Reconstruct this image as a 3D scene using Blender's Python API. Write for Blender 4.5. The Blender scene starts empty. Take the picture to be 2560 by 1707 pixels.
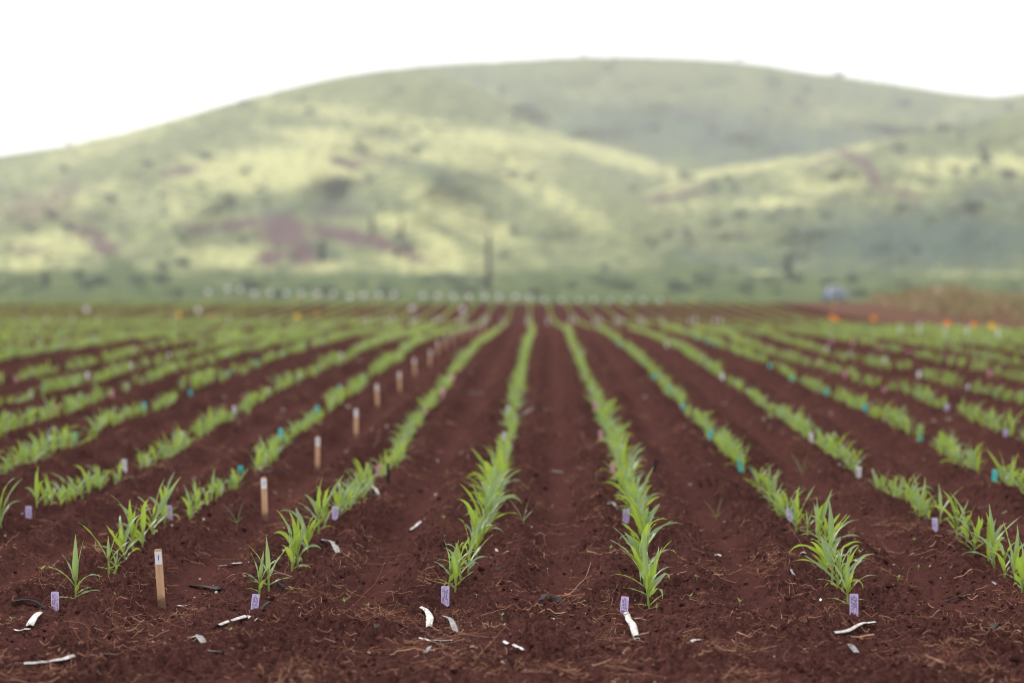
import bpy, math, random
import numpy as np
from mathutils import Vector, Matrix, Euler
random.seed(7); RNG = np.random.default_rng(11)
scene = bpy.context.scene
col = scene.collection
R = math.radians

# ---------------------------------------------------------------- camera model (85 mm on full frame, 1.2 m above the soil)
F = 6044.; HC = 1.186; PITCH = math.atan((853.5-751)/F)
KN = np.array([(-60,0),(5,0),(7.5,0),(9.53,.004),(11.5,.04),(13.8,.07),(16.6,.13),(21.3,.21),(25.7,.28),(31.5,.38),(38,.455),(45,.49),(55,.49),
      (70,.45),(80.6,.46),(88,.58),(97.7,.86),(104,1.0),(112,1.06),(150,1.03),(300,1.0),(400,2.6),(500,5.4),(600,9),(700,14),(3000,20)])
def zp(Y): return np.interp(Y, KN[:,0], KN[:,1])
YS = np.exp(np.linspace(math.log(5), math.log(700), 20000))
def ray(x, y):
    v = (853.5-y)/F; u = (x-1280)/F
    den = math.cos(PITCH)+v*math.sin(PITCH)
    return u/den, (-math.sin(PITCH)+v*math.cos(PITCH))/den
def inv(x, y, h=0.):
    """where the line of sight through photo pixel (x, y) meets the ground raised by h"""
    ux, dz = ray(x, y)
    d = HC+dz*YS-zp(YS)-h
    i = int(np.argmax(d < 0))
    if i == 0: i = int(np.argmin(np.abs(d)))
    return ux*YS[i], YS[i]

# ---------------------------------------------------------------- noise
def _h(ix, iy, s):
    n = (ix.astype(np.int64)*374761393 + iy.astype(np.int64)*668265263 + s*974711) & 0xffffffff
    n = ((n ^ (n >> 13))*1274126177) & 0xffffffff
    return ((n ^ (n >> 16)) & 0xffff)/65535.*2*math.pi
def perlin(x, y, s=0):
    x = np.asarray(x, float); y = np.asarray(y, float)
    x0 = np.floor(x); y0 = np.floor(y); fx = x-x0; fy = y-y0
    def g(dx, dy):
        a = _h(x0+dx, y0+dy, s)
        return np.cos(a)*(fx-dx)+np.sin(a)*(fy-dy)
    u = fx*fx*fx*(fx*(fx*6-15)+10); v = fy*fy*fy*(fy*(fy*6-15)+10)
    a = g(0,0); b = g(1,0); c = g(0,1); d = g(1,1)
    return ((a+(b-a)*u)*(1-v)+(c+(d-c)*u)*v)*1.5
def sstep(a, b, x): t = np.clip((x-a)/(b-a), 0, 1); return t*t*(3-2*t)

# ---------------------------------------------------------------- crop rows: a 0.77 m lattice with the small wander each row has
DROW = .77
def cen(Y): Y = np.asarray(Y, float); return -.345+.0163*np.minimum(Y,45)+.0062*np.maximum(Y-45,0)
TR = {
0:[(1129,1474,0),(1170,1435,0),(1192,1375,0),(1222,1300,0),(1245,1230,0),(1262,1160,0),(1277,1043,.1),(1288,989,.1),(1304,913,.1),(1313,876,.1),(1321,822,.1)],
1:[(1622,1523,0),(1617,1341,.1),(1601,1260,.1),(1571,1189,.1),(1552,1134,.1),(1536,1091,.1),(1530,1076,.1),(1503,1016,.1),(1481,962,.1),(1454,902,.1),(1438,860,.1),(1411,830,.1)],
2:[(2118,1520,0),(2064,1363,.1),(1998,1325,0),(1955,1238,.1),(1906,1189,.1),(1857,1140,.1),(1813,1107,.1),(1802,1081,.1),(1753,1038,.1),(1710,1000,.1),(1683,967,.1),(1655,940,.1),(1628,913,.1),(1596,885,.1),(1574,865,.1),(1541,846,.1)],
3:[(2553,1463,0),(2504,1368,.1),(2450,1336,.1),(2396,1314,.1),(2349,1298,0),(2298,1260,.1),(2249,1216,.1),(2200,1172,.1),(2145,1151,.1),(2096,1123,.1),(2058,1107,.1),(2026,1070,.1),(1982,1049,.1),(1949,1032,.1),(1906,1000,.1),(1862,967,.1),(1819,934,.1),(1775,910,.1),(1732,885,.1),(1694,857,.1),(1650,843,.1)],
4:[(2537,1200,.1),(2466,1172,.1),(2423,1134,.1),(2368,1107,.1),(2347,1081,.1),(2292,1065,.1),(2227,1038,.1),(2172,1011,.1),(2113,983,.1),(2064,962,.1),(2015,940,.1),(1960,915,.1),(1906,896,.1),(1857,885,.1),(1824,862,.1),(1759,843,.1)],
5:[(2537,1070,.1),(2466,1038,.1),(2412,1016,.1),(2336,994,.1),(2276,972,.1),(2221,962,.1),(2162,945,.1),(2096,918,.1),(2042,902,.1),(1987,885,.1),(1960,879,.1)],
6:[(2548,994,.1),(2477,970,.1),(2396,956,.1),(2341,943,.1),(2270,918,.1),(2205,902,.1),(2151,888,.1),(2069,871,.1)],
7:[(2532,940,.1),(2466,924,.1),(2412,907,.1),(2314,885,.1)],
-1:[(648,1488,0),(732,1428,0),(729,1385,0),(762,1341,.1),(805,1309,.1),(844,1243,.1),(882,1211,.1),(925,1183,.1),(969,1140,.1),(1007,1107,.1),(1012,1070,.1),(1034,1038,.1),(1061,1005,.1),(1094,973,.1),(1121,940,.1),(1148,907,.1),(1165,881,.1),(1197,849,.1),(1235,819,.1)],
-2:[(190,1496,0),(272,1439,0),(321,1385,.1),(381,1341,.1),(403,1292,.1),(468,1270,0),(517,1232,.1),(561,1200,.1),(615,1162,.1),(664,1129,.1),(713,1096,.1),(729,1070,.1),(773,1043,.1),(811,1011,.1),(854,983,.1),(898,945,.1),(947,913,.1),(1007,885,.1),(1034,857,.1),(1088,827,.1)],
-3:[(2,1319,0),(82,1260,.05),(152,1221,.1),(234,1189,.1),(278,1178,.1),(348,1145,.1),(397,1124,.1),(441,1102,.1),(468,1081,.1),(517,1054,.1),(561,1032,.1),(615,1000,.1),(669,967,.1),(718,945,.1),(762,929,.1),(822,902,.1),(871,885,.1),(925,857,.1),(990,835,.1)],
-4:[(0,1156,.1),(82,1124,.1),(141,1102,.1),(218,1068,.1),(272,1043,.1),(327,1021,.1),(392,1000,.1),(452,975,.1),(517,948,.1),(571,926,.1),(626,907,.1),(686,891,.1),(735,868,.1),(816,849,.1),(898,827,.1)],
-5:[(11,1065,.1),(82,1038,.1),(163,1011,.1),(229,989,.1),(337,948,.1),(408,926,.1),(490,902,.1),(555,888,.1),(599,871,.1),(707,849,.1)],
-6:[(27,994,.1),(87,970,.1),(163,951,.1),(245,934,.1),(381,902,.1),(463,873,.1),(544,857,.1)],
-7:[(11,940,.1),(82,929,.1),(136,913,.1),(207,899,.1),(299,885,.1),(381,860,.1)],
-8:[(82,876,.1),(163,862,.1),(272,846,.1)]}
DEV = {}
for k_, pts_ in TR.items():
    p = np.array([inv(*t) for t in pts_]); p = p[np.argsort(p[:,1])]
    d = p[:,0]-cen(p[:,1])-k_*DROW
    d = np.convolve(np.pad(d,1,'edge'), [.25,.5,.25], 'valid')
    DEV[k_] = (p[:,1], d)
def row_x(k, Y):
    Y = np.asarray(Y, float); x = cen(Y)+k*DROW
    if k in DEV: x = x+np.interp(Y, *DEV[k])*(1-sstep(38,55,Y))
    return x

# ---------------------------------------------------------------- ground height
def berm(X, Y):
    m = sstep(56,72,Y)*(1-sstep(98,116,Y))
    c = 18.+.9*perlin(Y*.07, Y*0+3., 5)
    return m*(.50+.26*perlin(Y*.13, X*.05, 6))*np.exp(-((X-c)/2.2)**2)
def tracks(X, Y):
    f = (X-cen(Y))/DROW; f = f-np.round(f)
    return np.abs(f)
def gz(X, Y):
    X = np.asarray(X, float); Y = np.asarray(Y, float)
    z = zp(Y)+berm(X, Y)
    inf = sstep(8.6,10.2,Y)*(1-sstep(104,112,Y))
    a = tracks(X, Y)
    amp = (1-sstep(104,116,Y))
    side = np.exp(-((a-.24)/.09)**2)
    furrow = np.exp(-((a-.5)/.12)**2)
    plant = np.exp(-(a/.07)**2)
    rel = inf*(.040*side-.034*furrow-.006*plant)*(1+.7*perlin(X*1.3, Y*.6, 21))
    rough = 1-.62*inf*furrow
    n = .030*perlin(X*.8,Y*.5,1)+rough*(.022*perlin(X*2.7,Y*1.7,2)+.017*perlin(X*7.3,Y*5.1,3))
    nb = Y < 40
    fine = np.zeros_like(z)
    if np.any(nb):
        xx = X[nb] if X.ndim else X; yy = Y[nb] if Y.ndim else Y
        rr = rough[nb] if X.ndim else rough
        b = np.abs(perlin(xx*17,yy*13,4)); c = perlin(xx*34,yy*23,8); d2 = perlin(xx*75,yy*38,9)
        msk = .35+.65*sstep(-.25,.35,perlin(xx*2.1,yy*1.3,12))
        val = rr*msk*(.052*b+.026*c+.012*d2)-.008
        if X.ndim: fine[nb] = val
        else: fine = val
    return z+(rel+n+fine)*amp
def g1(x, y): return float(gz(np.array([x]), np.array([y]))[0])

def hit(x, y, h=0.):
    """inv() against the real, lumpy ground"""
    d = 0.
    for _ in range(5):
        X, Y = inv(x, y, h+d); d = .5*d+.5*(g1(X, Y)-float(zp(Y)))
    return inv(x, y, h+d)

# ---------------------------------------------------------------- materials
def srgb(r, g, b):
    f = lambda c: (c/255/12.92) if c/255 <= .04045 else ((c/255+.055)/1.055)**2.4
    return (f(r), f(g), f(b), 1)
class NT:
    def __init__(s, name):
        s.m = bpy.data.materials.new(name); s.m.use_nodes = True
        s.t = s.m.node_tree; s.t.nodes.clear(); s.out = s.n('ShaderNodeOutputMaterial')
    def n(s, typ, **kw):
        nd = s.t.nodes.new(typ)
        for k, v in kw.items():
            if k in nd.inputs: nd.inputs[k].default_value = v
            else: setattr(nd, k, v)
        return nd
    def l(s, a, b): s.t.links.new(a, b)
    def noise(s, scale, detail=3, rough=.6, vec=None):
        nd = s.n('ShaderNodeTexNoise'); nd.inputs['Scale'].default_value = scale
        nd.inputs['Detail'].default_value = detail; nd.inputs['Roughness'].default_value = rough
        if vec is not None: s.l(vec, nd.inputs['Vector'])
        return nd.outputs['Fac']
    def ramp(s, fac, stops):
        r = s.n('ShaderNodeValToRGB'); e = r.color_ramp.elements
        while len(e) < len(stops): e.new(.5)
        for i, (p, c) in enumerate(stops):
            e[i].position = p; e[i].color = c if len(c) == 4 else (*c, 1)
        s.l(fac, r.inputs['Fac']); return r.outputs['Color']
    def mix(s, fac, a, b, mode='MIX'):
        m = s.n('ShaderNodeMix'); m.data_type = 'RGBA'; m.blend_type = mode
        for sock, v in ((m.inputs[0], fac), (m.inputs[6], a), (m.inputs[7], b)):
            if isinstance(v, (int, float)): sock.default_value = v
            elif isinstance(v, (tuple, list)): sock.default_value = v if len(v) == 4 else (*v, 1)
            else: s.l(v, sock)
        return m.outputs[2]
    def attr(s, name): a = s.n('ShaderNodeAttribute'); a.attribute_name = name; return a
    def pos(s): return s.n('ShaderNodeNewGeometry').outputs['Position']
    def obj(s): return s.n('ShaderNodeTexCoord').outputs['Object']
    def bsdf(s, color, rough=.8, spec=.3, bump=None, bstr=.3, bdist=.01):
        b = s.n('ShaderNodeBsdfPrincipled'); b.inputs['Roughness'].default_value = rough
        b.inputs['Specular IOR Level'].default_value = spec
        if isinstance(color, (tuple, list)): b.inputs['Base Color'].default_value = color if len(color) == 4 else (*color, 1)
        else: s.l(color, b.inputs['Base Color'])
        if bump is not None:
            k = s.n('ShaderNodeBump'); k.inputs['Strength'].default_value = bstr; k.inputs['Distance'].default_value = bdist
            s.l(bump, k.inputs['Height']); s.l(k.outputs['Normal'], b.inputs['Normal'])
        return b
    def done(s, b): s.l(b.outputs[0], s.out.inputs['Surface']); return s.m

def soil_material():
    s = NT('red_soil'); P = s.pos()
    big = s.noise(.9, 3, .6, P); mid = s.noise(11, 6, .72, P); fin = s.noise(150, 3, .7, P)
    c = s.ramp(mid, [(.3, (.022,.0080,.0074)), (.5, (.054,.0202,.0180)), (.70, (.122,.0490,.0412))])
    c = s.mix(.55, c, s.ramp(big, [(.3, (.037,.0134,.0124)), (.7, (.086,.0330,.0280))]))
    c = s.mix(s.ramp(fin, [(.42, (0,0,0)), (.72, (.55,.55,.55))]), c, (.155,.072,.060))
    grit = s.noise(48, 4, .7, P)
    c = s.mix(1., c, s.ramp(grit, [(.30,(.50,.48,.48)),(.5,(.95,.95,.95)),(.70,(1.55,1.5,1.45))]), 'MULTIPLY')
    # the trodden tracks are paler and smoother, the far grass plain and the dirt road have their own cover
    a = s.attr('cover'); sp = s.n('ShaderNodeSeparateColor'); s.l(a.outputs['Color'], sp.inputs[0])
    c = s.mix(sp.outputs[1], c, s.mix(s.noise(30,3,.6,P), (.070,.0266,.0232), (.104,.0415,.0350)))
    road = s.mix(s.noise(.5,3,.6,P), (.105,.056,.041), (.165,.092,.067))
    c = s.mix(sp.outputs[2], c, road)
    st = s.n('ShaderNodeMapping'); st.inputs['Scale'].default_value = (.30,.05,.05); s.l(P, st.inputs['Vector'])
    gr = s.ramp(s.noise(1., 4, .65, st.outputs['Vector']), [(.32, (.045,.070,.036)), (.52, (.088,.118,.052)), (.70, (.20,.215,.09))])
    c = s.mix(sp.outputs[0], c, gr)
    bm = s.n('ShaderNodeMath', operation='ADD'); s.l(grit, bm.inputs[0]); s.l(fin, bm.inputs[1])
    return s.done(s.bsdf(c, 1., 0., bm.outputs[0], .9, .012))
def leaf_material():
    s = NT('leaf_green'); P = s.obj()
    oi = s.n('ShaderNodeObjectInfo'); a = s.attr('tint'); sp = s.n('ShaderNodeSeparateColor'); s.l(a.outputs['Color'], sp.inputs[0])
    ad = s.n('ShaderNodeMath', operation='ADD'); s.l(oi.outputs['Random'], ad.inputs[0]); s.l(sp.outputs[1], ad.inputs[1])
    fr = s.n('ShaderNodeMath', operation='FRACT'); s.l(ad.outputs[0], fr.inputs[0])
    nz = s.noise(35, 2, .5, P)
    c = s.ramp(fr.outputs[0], [(0, (.105,.195,.045)), (.5, (.22,.335,.052)), (1, (.31,.40,.062))])
    c = s.mix(s.ramp(nz, [(.35,(0,0,0)),(.7,(.55,.55,.55))]), c, (.26,.36,.085))
    # waxy blue-green upper face, yellow-green lower face, yellower base and paler midrib
    gm = s.n('ShaderNodeNewGeometry')
    up = s.mix(.66, c, (.195,.30,.190))
    c = s.mix(gm.outputs['Backfacing'], up, c)
    c = s.mix(s.ramp(sp.outputs[0], [(0,(.55,.55,.55)),(.35,(0,0,0))]), c, (.36,.43,.10))
    c = s.mix(sp.outputs[2], c, (.36,.27,.105))   # withered lower leaves and tips
    b = s.bsdf(c, .34, .5)
    tr = s.n('ShaderNodeBsdfTranslucent'); s.l(s.mix(.42, c, (.46,.60,.05)), tr.inputs['Color'])
    mx = s.n('ShaderNodeMixShader'); mx.inputs[0].default_value = .5
    s.l(b.outputs[0], mx.inputs[1]); s.l(tr.outputs[0], mx.inputs[2])
    return s.done(mx)
def simple(name, c1, c2, scale=20, rough=.7, spec=.3, bstr=.2, bdist=.002, rnd=False):
    s = NT(name); P = s.obj(); n = s.noise(scale, 4, .6, P)
    c = s.mix(s.ramp(n, [(.35,(0,0,0)),(.68,(1,1,1))]), c1, c2)
    if rnd:
        oi = s.n('ShaderNodeObjectInfo'); h = s.n('ShaderNodeHueSaturation'); mp = s.n('ShaderNodeMapRange')
        mp.inputs[3].default_value = .8; mp.inputs[4].default_value = 1.2
        s.l(oi.outputs['Random'], mp.inputs[0]); s.l(mp.outputs[0], h.inputs['Value']); s.l(c, h.inputs['Color']); c = h.outputs['Color']
    return s.done(s.bsdf(c, rough, spec, n, bstr, bdist))
def tinted(name, stops, rough=.85, spec=.15):
    s = NT(name); a = s.attr('tint'); sp = s.n('ShaderNodeSeparateColor'); s.l(a.outputs['Color'], sp.inputs[0])
    return s.done(s.bsdf(s.ramp(sp.outputs[1], stops), rough, spec))
def wood_material():
    s = NT('bare_wood'); m = s.n('ShaderNodeMapping'); m.inputs['Scale'].default_value = (60,60,5); s.l(s.obj(), m.inputs['Vector'])
    n = s.noise(1.5, 4, .6, m.outputs['Vector'])
    c = s.ramp(n, [(.3,(.42,.23,.13)),(.55,(.53,.32,.19)),(.8,(.62,.40,.26))])
    z = s.n('ShaderNodeSeparateXYZ'); s.l(s.obj(), z.inputs[0])
    ad = s.n('ShaderNodeMath', operation='MULTIPLY_ADD'); s.l(s.noise(60,3,.6,s.obj()), ad.inputs[0]); ad.inputs[1].default_value = -.06; s.l(z.outputs[2], ad.inputs[2])
    c = s.mix(s.ramp(ad.outputs[0], [(0,(.8,.8,.8)),(.03,(0,0,0))]), c, (.07,.028,.02))   # soil splashed on the foot
    return s.done(s.bsdf(c, .75, .25, n, .25, .001))
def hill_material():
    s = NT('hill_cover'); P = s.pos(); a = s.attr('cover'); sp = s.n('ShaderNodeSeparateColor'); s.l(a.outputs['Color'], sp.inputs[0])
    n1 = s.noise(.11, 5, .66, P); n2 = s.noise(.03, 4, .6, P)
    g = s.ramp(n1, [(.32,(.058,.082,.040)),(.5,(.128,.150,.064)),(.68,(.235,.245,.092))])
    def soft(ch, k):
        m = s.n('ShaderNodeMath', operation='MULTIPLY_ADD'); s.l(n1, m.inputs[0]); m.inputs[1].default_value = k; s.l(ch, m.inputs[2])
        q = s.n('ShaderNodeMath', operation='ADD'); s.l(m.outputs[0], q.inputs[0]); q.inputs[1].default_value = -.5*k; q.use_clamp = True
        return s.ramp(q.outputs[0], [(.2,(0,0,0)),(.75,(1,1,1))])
    c = s.mix(soft(sp.outputs[0], .9), g, s.mix(n2, (.33,.335,.135), (.45,.44,.20)))  # dry-grass colour, also used for the painted sun patches
    c = s.mix(soft(sp.outputs[1], .9), c, (.092,.047,.053))  # bare-earth colour, also used for the painted shadow line
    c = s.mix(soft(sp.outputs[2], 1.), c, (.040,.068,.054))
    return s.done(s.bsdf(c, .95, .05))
M = {}
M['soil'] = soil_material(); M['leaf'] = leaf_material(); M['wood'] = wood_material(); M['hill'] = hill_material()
M['white_label'] = simple('white_label', (.62,.64,.68), (.70,.72,.75), 30, .45, .4)
M['ink'] = simple('black_ink', (.012,.012,.016), (.02,.02,.025), 30, .5)
M['print'] = simple('purple_print', (.07,.038,.13), (.13,.08,.22), 300, .6)
M['tag_purple'] = simple('purple_plastic', (.49,.40,.66), (.58,.49,.74), 40, .4, .4)
M['tag_white'] = simple('white_plastic', (.66,.66,.67), (.74,.74,.74), 40, .4, .4)
M['tag_teal'] = simple('teal_plastic', (.03,.55,.52), (.05,.62,.58), 40, .4, .4)
M['tag_pink'] = simple('pink_plastic', (.62,.27,.34), (.70,.34,.41), 40, .4, .4)
M['tape_white'] = simple('weathered_white_plastic', (.33,.265,.235), (.74,.73,.72), 38, .55, .3, .4, .001)
M['tape_grey'] = simple('soiled_grey_plastic', (.06,.05,.05), (.33,.31,.31), 60, .5, .4, .4, .001)
M['tape_black'] = simple('black_plastic', (.010,.009,.010), (.020,.018,.019), 45, .6, .08, .4, .001)
M['chip_tan'] = simple('dry_husk', (.36,.24,.16), (.52,.40,.30), 50, .8)
M['straw'] = tinted('dry_straw', [(0,(.014,.006,.006)),(.3,(.10,.036,.022)),(.65,(.245,.105,.060)),(1,(.46,.28,.18))])
M['clod'] = tinted('soil_clod', [(0,(.016,.006,.006)),(.5,(.048,.0182,.0165)),(1,(.125,.052,.044))], 1., 0.)
M['chip'] = tinted('litter_chip', [(0,(.012,.010,.011)),(.3,(.05,.022,.016)),(.6,(.24,.13,.085)),(.85,(.38,.28,.21)),(1,(.66,.63,.60))], .7, .3)
M['yellow'] = simple('yellow_flag', (.85,.52,.03), (.90,.60,.06), 30, .5)
M['orange'] = simple('orange_flag', (.90,.27,.02), (.95,.34,.04), 30, .5)
M['wire'] = simple('grey_wire', (.2,.2,.2), (.3,.3,.3), 30, .5)
M['bark'] = simple('dark_bark', (.05,.042,.04), (.09,.075,.065), 3, .9)
M['pole'] = simple('weathered_pole', (.028,.026,.03), (.05,.045,.048), 3, .9)
M['crown'] = tinted('crown_foliage', [(0,(.050,.078,.058)),(1,(.095,.125,.080))], .8)
M['drygrass'] = tinted('dry_grass', [(0,(.12,.135,.06)),(.5,(.27,.22,.11)),(1,(.42,.30,.17))], .9)
M['car_white'] = simple('white_paint', (.70,.72,.76), (.74,.76,.80), 2, .3, .5, 0)
M['car_blue'] = simple('blue_paint', (.08,.14,.38), (.11,.17,.43), 2, .3, .5, 0)
M['glass'] = simple('dark_glass', (.10,.12,.16), (.13,.15,.2), 2, .1, .6, 0)
M['rubber'] = simple('tyre_rubber', (.015,.015,.015), (.03,.03,.03), 10, .9)

# ---------------------------------------------------------------- object helpers
def link(o, parent=None):
    col.objects.link(o)
    if parent is not None: o.parent = parent
    return o
def tag(o, label=None, cat=None, group=None, kind=None):
    for k, v in (('label', label), ('category', cat), ('group', group), ('kind', kind)):
        if v: o[k] = v
    return o
def empty(name, loc, rz=0, sc=1.):
    o = bpy.data.objects.new(name, None); o.empty_display_size = .05
    o.location = loc; o.rotation_euler = (0,0,rz); o.scale = (sc,sc,sc)
    return link(o)
def np_mesh(name, V, faces, mats, smooth=True, attrs=None, matidx=None):
    """V (n,3); faces: an (m,4)/(m,3) array or a list of such arrays"""
    me = bpy.data.meshes.new(name)
    fl = faces if isinstance(faces, list) else [faces]
    fl = [np.asarray(f, np.int32) for f in fl if len(f)]
    V = np.asarray(V, np.float32)
    me.vertices.add(len(V)); me.vertices.foreach_set('co', V.ravel())
    loops = np.concatenate([f.ravel() for f in fl])
    sizes = np.concatenate([np.full(len(f), f.shape[1], np.int32) for f in fl])
    starts = np.concatenate([[0], np.cumsum(sizes)[:-1]]).astype(np.int32)
    me.loops.add(len(loops)); me.loops.foreach_set('vertex_index', loops)
    me.polygons.add(len(sizes)); me.polygons.foreach_set('loop_start', starts)
    me.polygons.foreach_set('use_smooth', np.full(len(sizes), smooth, bool))
    if matidx is not None: me.polygons.foreach_set('material_index', np.asarray(matidx, np.int32))
    for m in (mats if isinstance(mats, (list, tuple)) else [mats]): me.materials.append(m)
    for an, data in (attrs or {}).items():
        at = me.color_attributes.new(an, 'FLOAT_COLOR', 'POINT')
        d = np.ones((len(V),4), np.float32); d[:,:data.shape[1]] = data
        at.data.foreach_set('color', d.ravel())
    me.update(calc_edges=True); me.validate()
    return me
def mobj(name, me, parent=None, loc=None):
    o = bpy.data.objects.new(name, me)
    if loc is not None: o.location = loc
    return link(o, parent)
def grid_faces(nr, nc):
    i = np.arange(nr-1)[:,None]*nc+np.arange(nc-1)[None,:]
    return np.stack([i, i+1, i+nc+1, i+nc], -1).reshape(-1,4)
class MB:
    """collects boxes, tubes and lofted sections for one part"""
    def __init__(s): s.v = []; s.f = []; s.mi = []
    def add(s, V, Fs, mi=0):
        o = len(s.v); s.v += [tuple(p) for p in V]
        for f in Fs: s.f.append([i+o for i in f]); s.mi.append(mi)
    def box(s, c, d, mi=0, bev=0., top=1.):
        x, y, z = d[0]/2, d[1]/2, d[2]/2; b = min(bev, .45*min(d))
        if b <= 0:
            V = [(sx*x*(top if sz>0 else 1), sy*y*(top if sz>0 else 1), sz*z) for sz in (-1,1) for sx, sy in ((-1,-1),(1,-1),(1,1),(-1,1))]
            s.add([(c[0]+p[0], c[1]+p[1], c[2]+p[2]) for p in V], [(3,2,1,0),(4,5,6,7),(0,1,5,4),(1,2,6,5),(2,3,7,6),(3,0,4,7)], mi); return
        rings = []
        for zz, ins in ((-z,b),(-z+b,0),(z-b,0),(z,b)):
            ring = []
            for sx, sy in ((-1,-1),(1,-1),(1,1),(-1,1)):
                k = top if zz > 0 else 1
                p1 = (sx*(x*k-ins-b*.0), sy*(y*k-ins-b)) if ins == 0 else (sx*(x*k-b), sy*(y*k-b))
                p2 = (sx*(x*k-b), sy*(y*k)) if ins == 0 else (sx*(x*k-b), sy*(y*k-b))
                pair = [p1, p2] if sx*sy < 0 else [p2, p1]
                ring += [(q[0]+c[0], q[1]+c[1], zz+c[2]) for q in pair]
            rings.append(ring)
        s.loft(rings, mi, True)
    def loft(s, rings, mi=0, cap=False):
        n = len(rings[0]); V = [p for r in rings for p in r]; Fs = []
        for a in range(len(rings)-1):
            for j in range(n): Fs.append((a*n+j, a*n+(j+1)%n, (a+1)*n+(j+1)%n, (a+1)*n+j))
        if cap: Fs.append(tuple(range(n-1,-1,-1))); Fs.append(tuple((len(rings)-1)*n+j for j in range(n)))
        s.add(V, Fs, mi)
    def tube(s, pts, rad, n=8, mi=0):
        pts = [Vector(p) for p in pts]; rings = []
        for i, p in enumerate(pts):
            t = (pts[min(i+1,len(pts)-1)]-pts[max(i-1,0)]).normalized()
            a = t.cross(Vector((0,1,0.01)) if abs(t.y) < .9 else Vector((1,0,0))).normalized(); b = t.cross(a)
            r = rad[i] if isinstance(rad, (list, tuple)) else rad
            rings.append([tuple(p+a*r*math.cos(2*math.pi*j/n)+b*r*math.sin(2*math.pi*j/n)) for j in range(n)])
        s.loft(rings, mi, True)
    def mesh(s, name, mats, smooth=False):
        me = bpy.data.meshes.new(name); me.from_pydata(s.v, [], s.f)
        for m in (mats if isinstance(mats, (list, tuple)) else [mats]): me.materials.append(m)
        me.polygons.foreach_set('material_index', s.mi)
        me.polygons.foreach_set('use_smooth', [smooth]*len(s.f)); me.update(); me.validate()
        return me
    def build(s, name, mats, parent=None, smooth=False, loc=None): return mobj(name, s.mesh(name, mats, smooth), parent, loc)
ORD = 'first second third fourth fifth sixth seventh eighth ninth tenth eleventh twelfth thirteenth fourteenth fifteenth sixteenth seventeenth eighteenth nineteenth twentieth'.split()
def nth(i):
    if i < 20: return ORD[i]
    t = ['twenty','thirty','forty','fifty','sixty','seventy','eighty','ninety'][(i+1)//10-2]; u = (i+1)%10
    return (t+'-'+ORD[u-1]) if u else t[:-1]+'ieth'

# ---------------------------------------------------------------- ground: one sheet from behind the camera to the foot of the hills
def build_ground():
    ys = [-60,-30,-12,-4,0,2,3.5,4.6]; y = 5.4
    while y < 720:
        ys.append(y)
        y += .02 if y < 6.8 else .0105 if y < 12.5 else .0105*(y/12.5)**2.05 if y < 112 else 4.+(y-112)*.06
    ys = np.array(ys); u = np.linspace(-1, 1, 1150)
    W = 1.0+.275*np.clip(ys, 5, 200)
    X = u[None,:]*W[:,None]
    ext = np.array([1.25,1.8,3.2,7.,16.])
    far = np.maximum(W, 12)[:,None]
    X = np.concatenate([-far*ext[::-1][None,:]-0*W[:,None], X, far*ext[None,:]], 1)
    Y = np.repeat(ys[:,None], X.shape[1], 1)
    Z = gz(X.ravel(), Y.ravel()).reshape(X.shape)
    x, yv = X.ravel(), Y.ravel()
    inf = sstep(8.8,10.,yv)*(1-sstep(100,106,yv))
    a = tracks(x, yv)
    tr = inf*sstep(.33,.46,a)*(.62+.6*perlin(x*1.1,yv*.35,31))
    wob = 1.5*perlin(x*.05, yv*.03, 41)
    right = 12.0+.4*perlin(yv*.1, x*0, 43)
    grass = sstep(108,113,yv+wob)
    bare = sstep(0,.6,x-right)*sstep(30,40,yv)*(1-sstep(150,190,yv))
    grass = np.maximum(grass*(1-bare), sstep(.2,.55,perlin(x*.3,yv*.12,44)+.9*(berm(x,yv)-.35))*bare*sstep(.25,.5,berm(x,yv)))
    cover = np.stack([grass, np.clip(tr,0,1), bare], -1)
    me = np_mesh('ground', np.stack([x, yv, Z.ravel()], -1), grid_faces(*X.shape), M['soil'], True, {'cover': cover})
    tag(mobj('ground', me), 'red soil field rising to a grass plain below the hills', None, None, 'structure')
build_ground()

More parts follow.
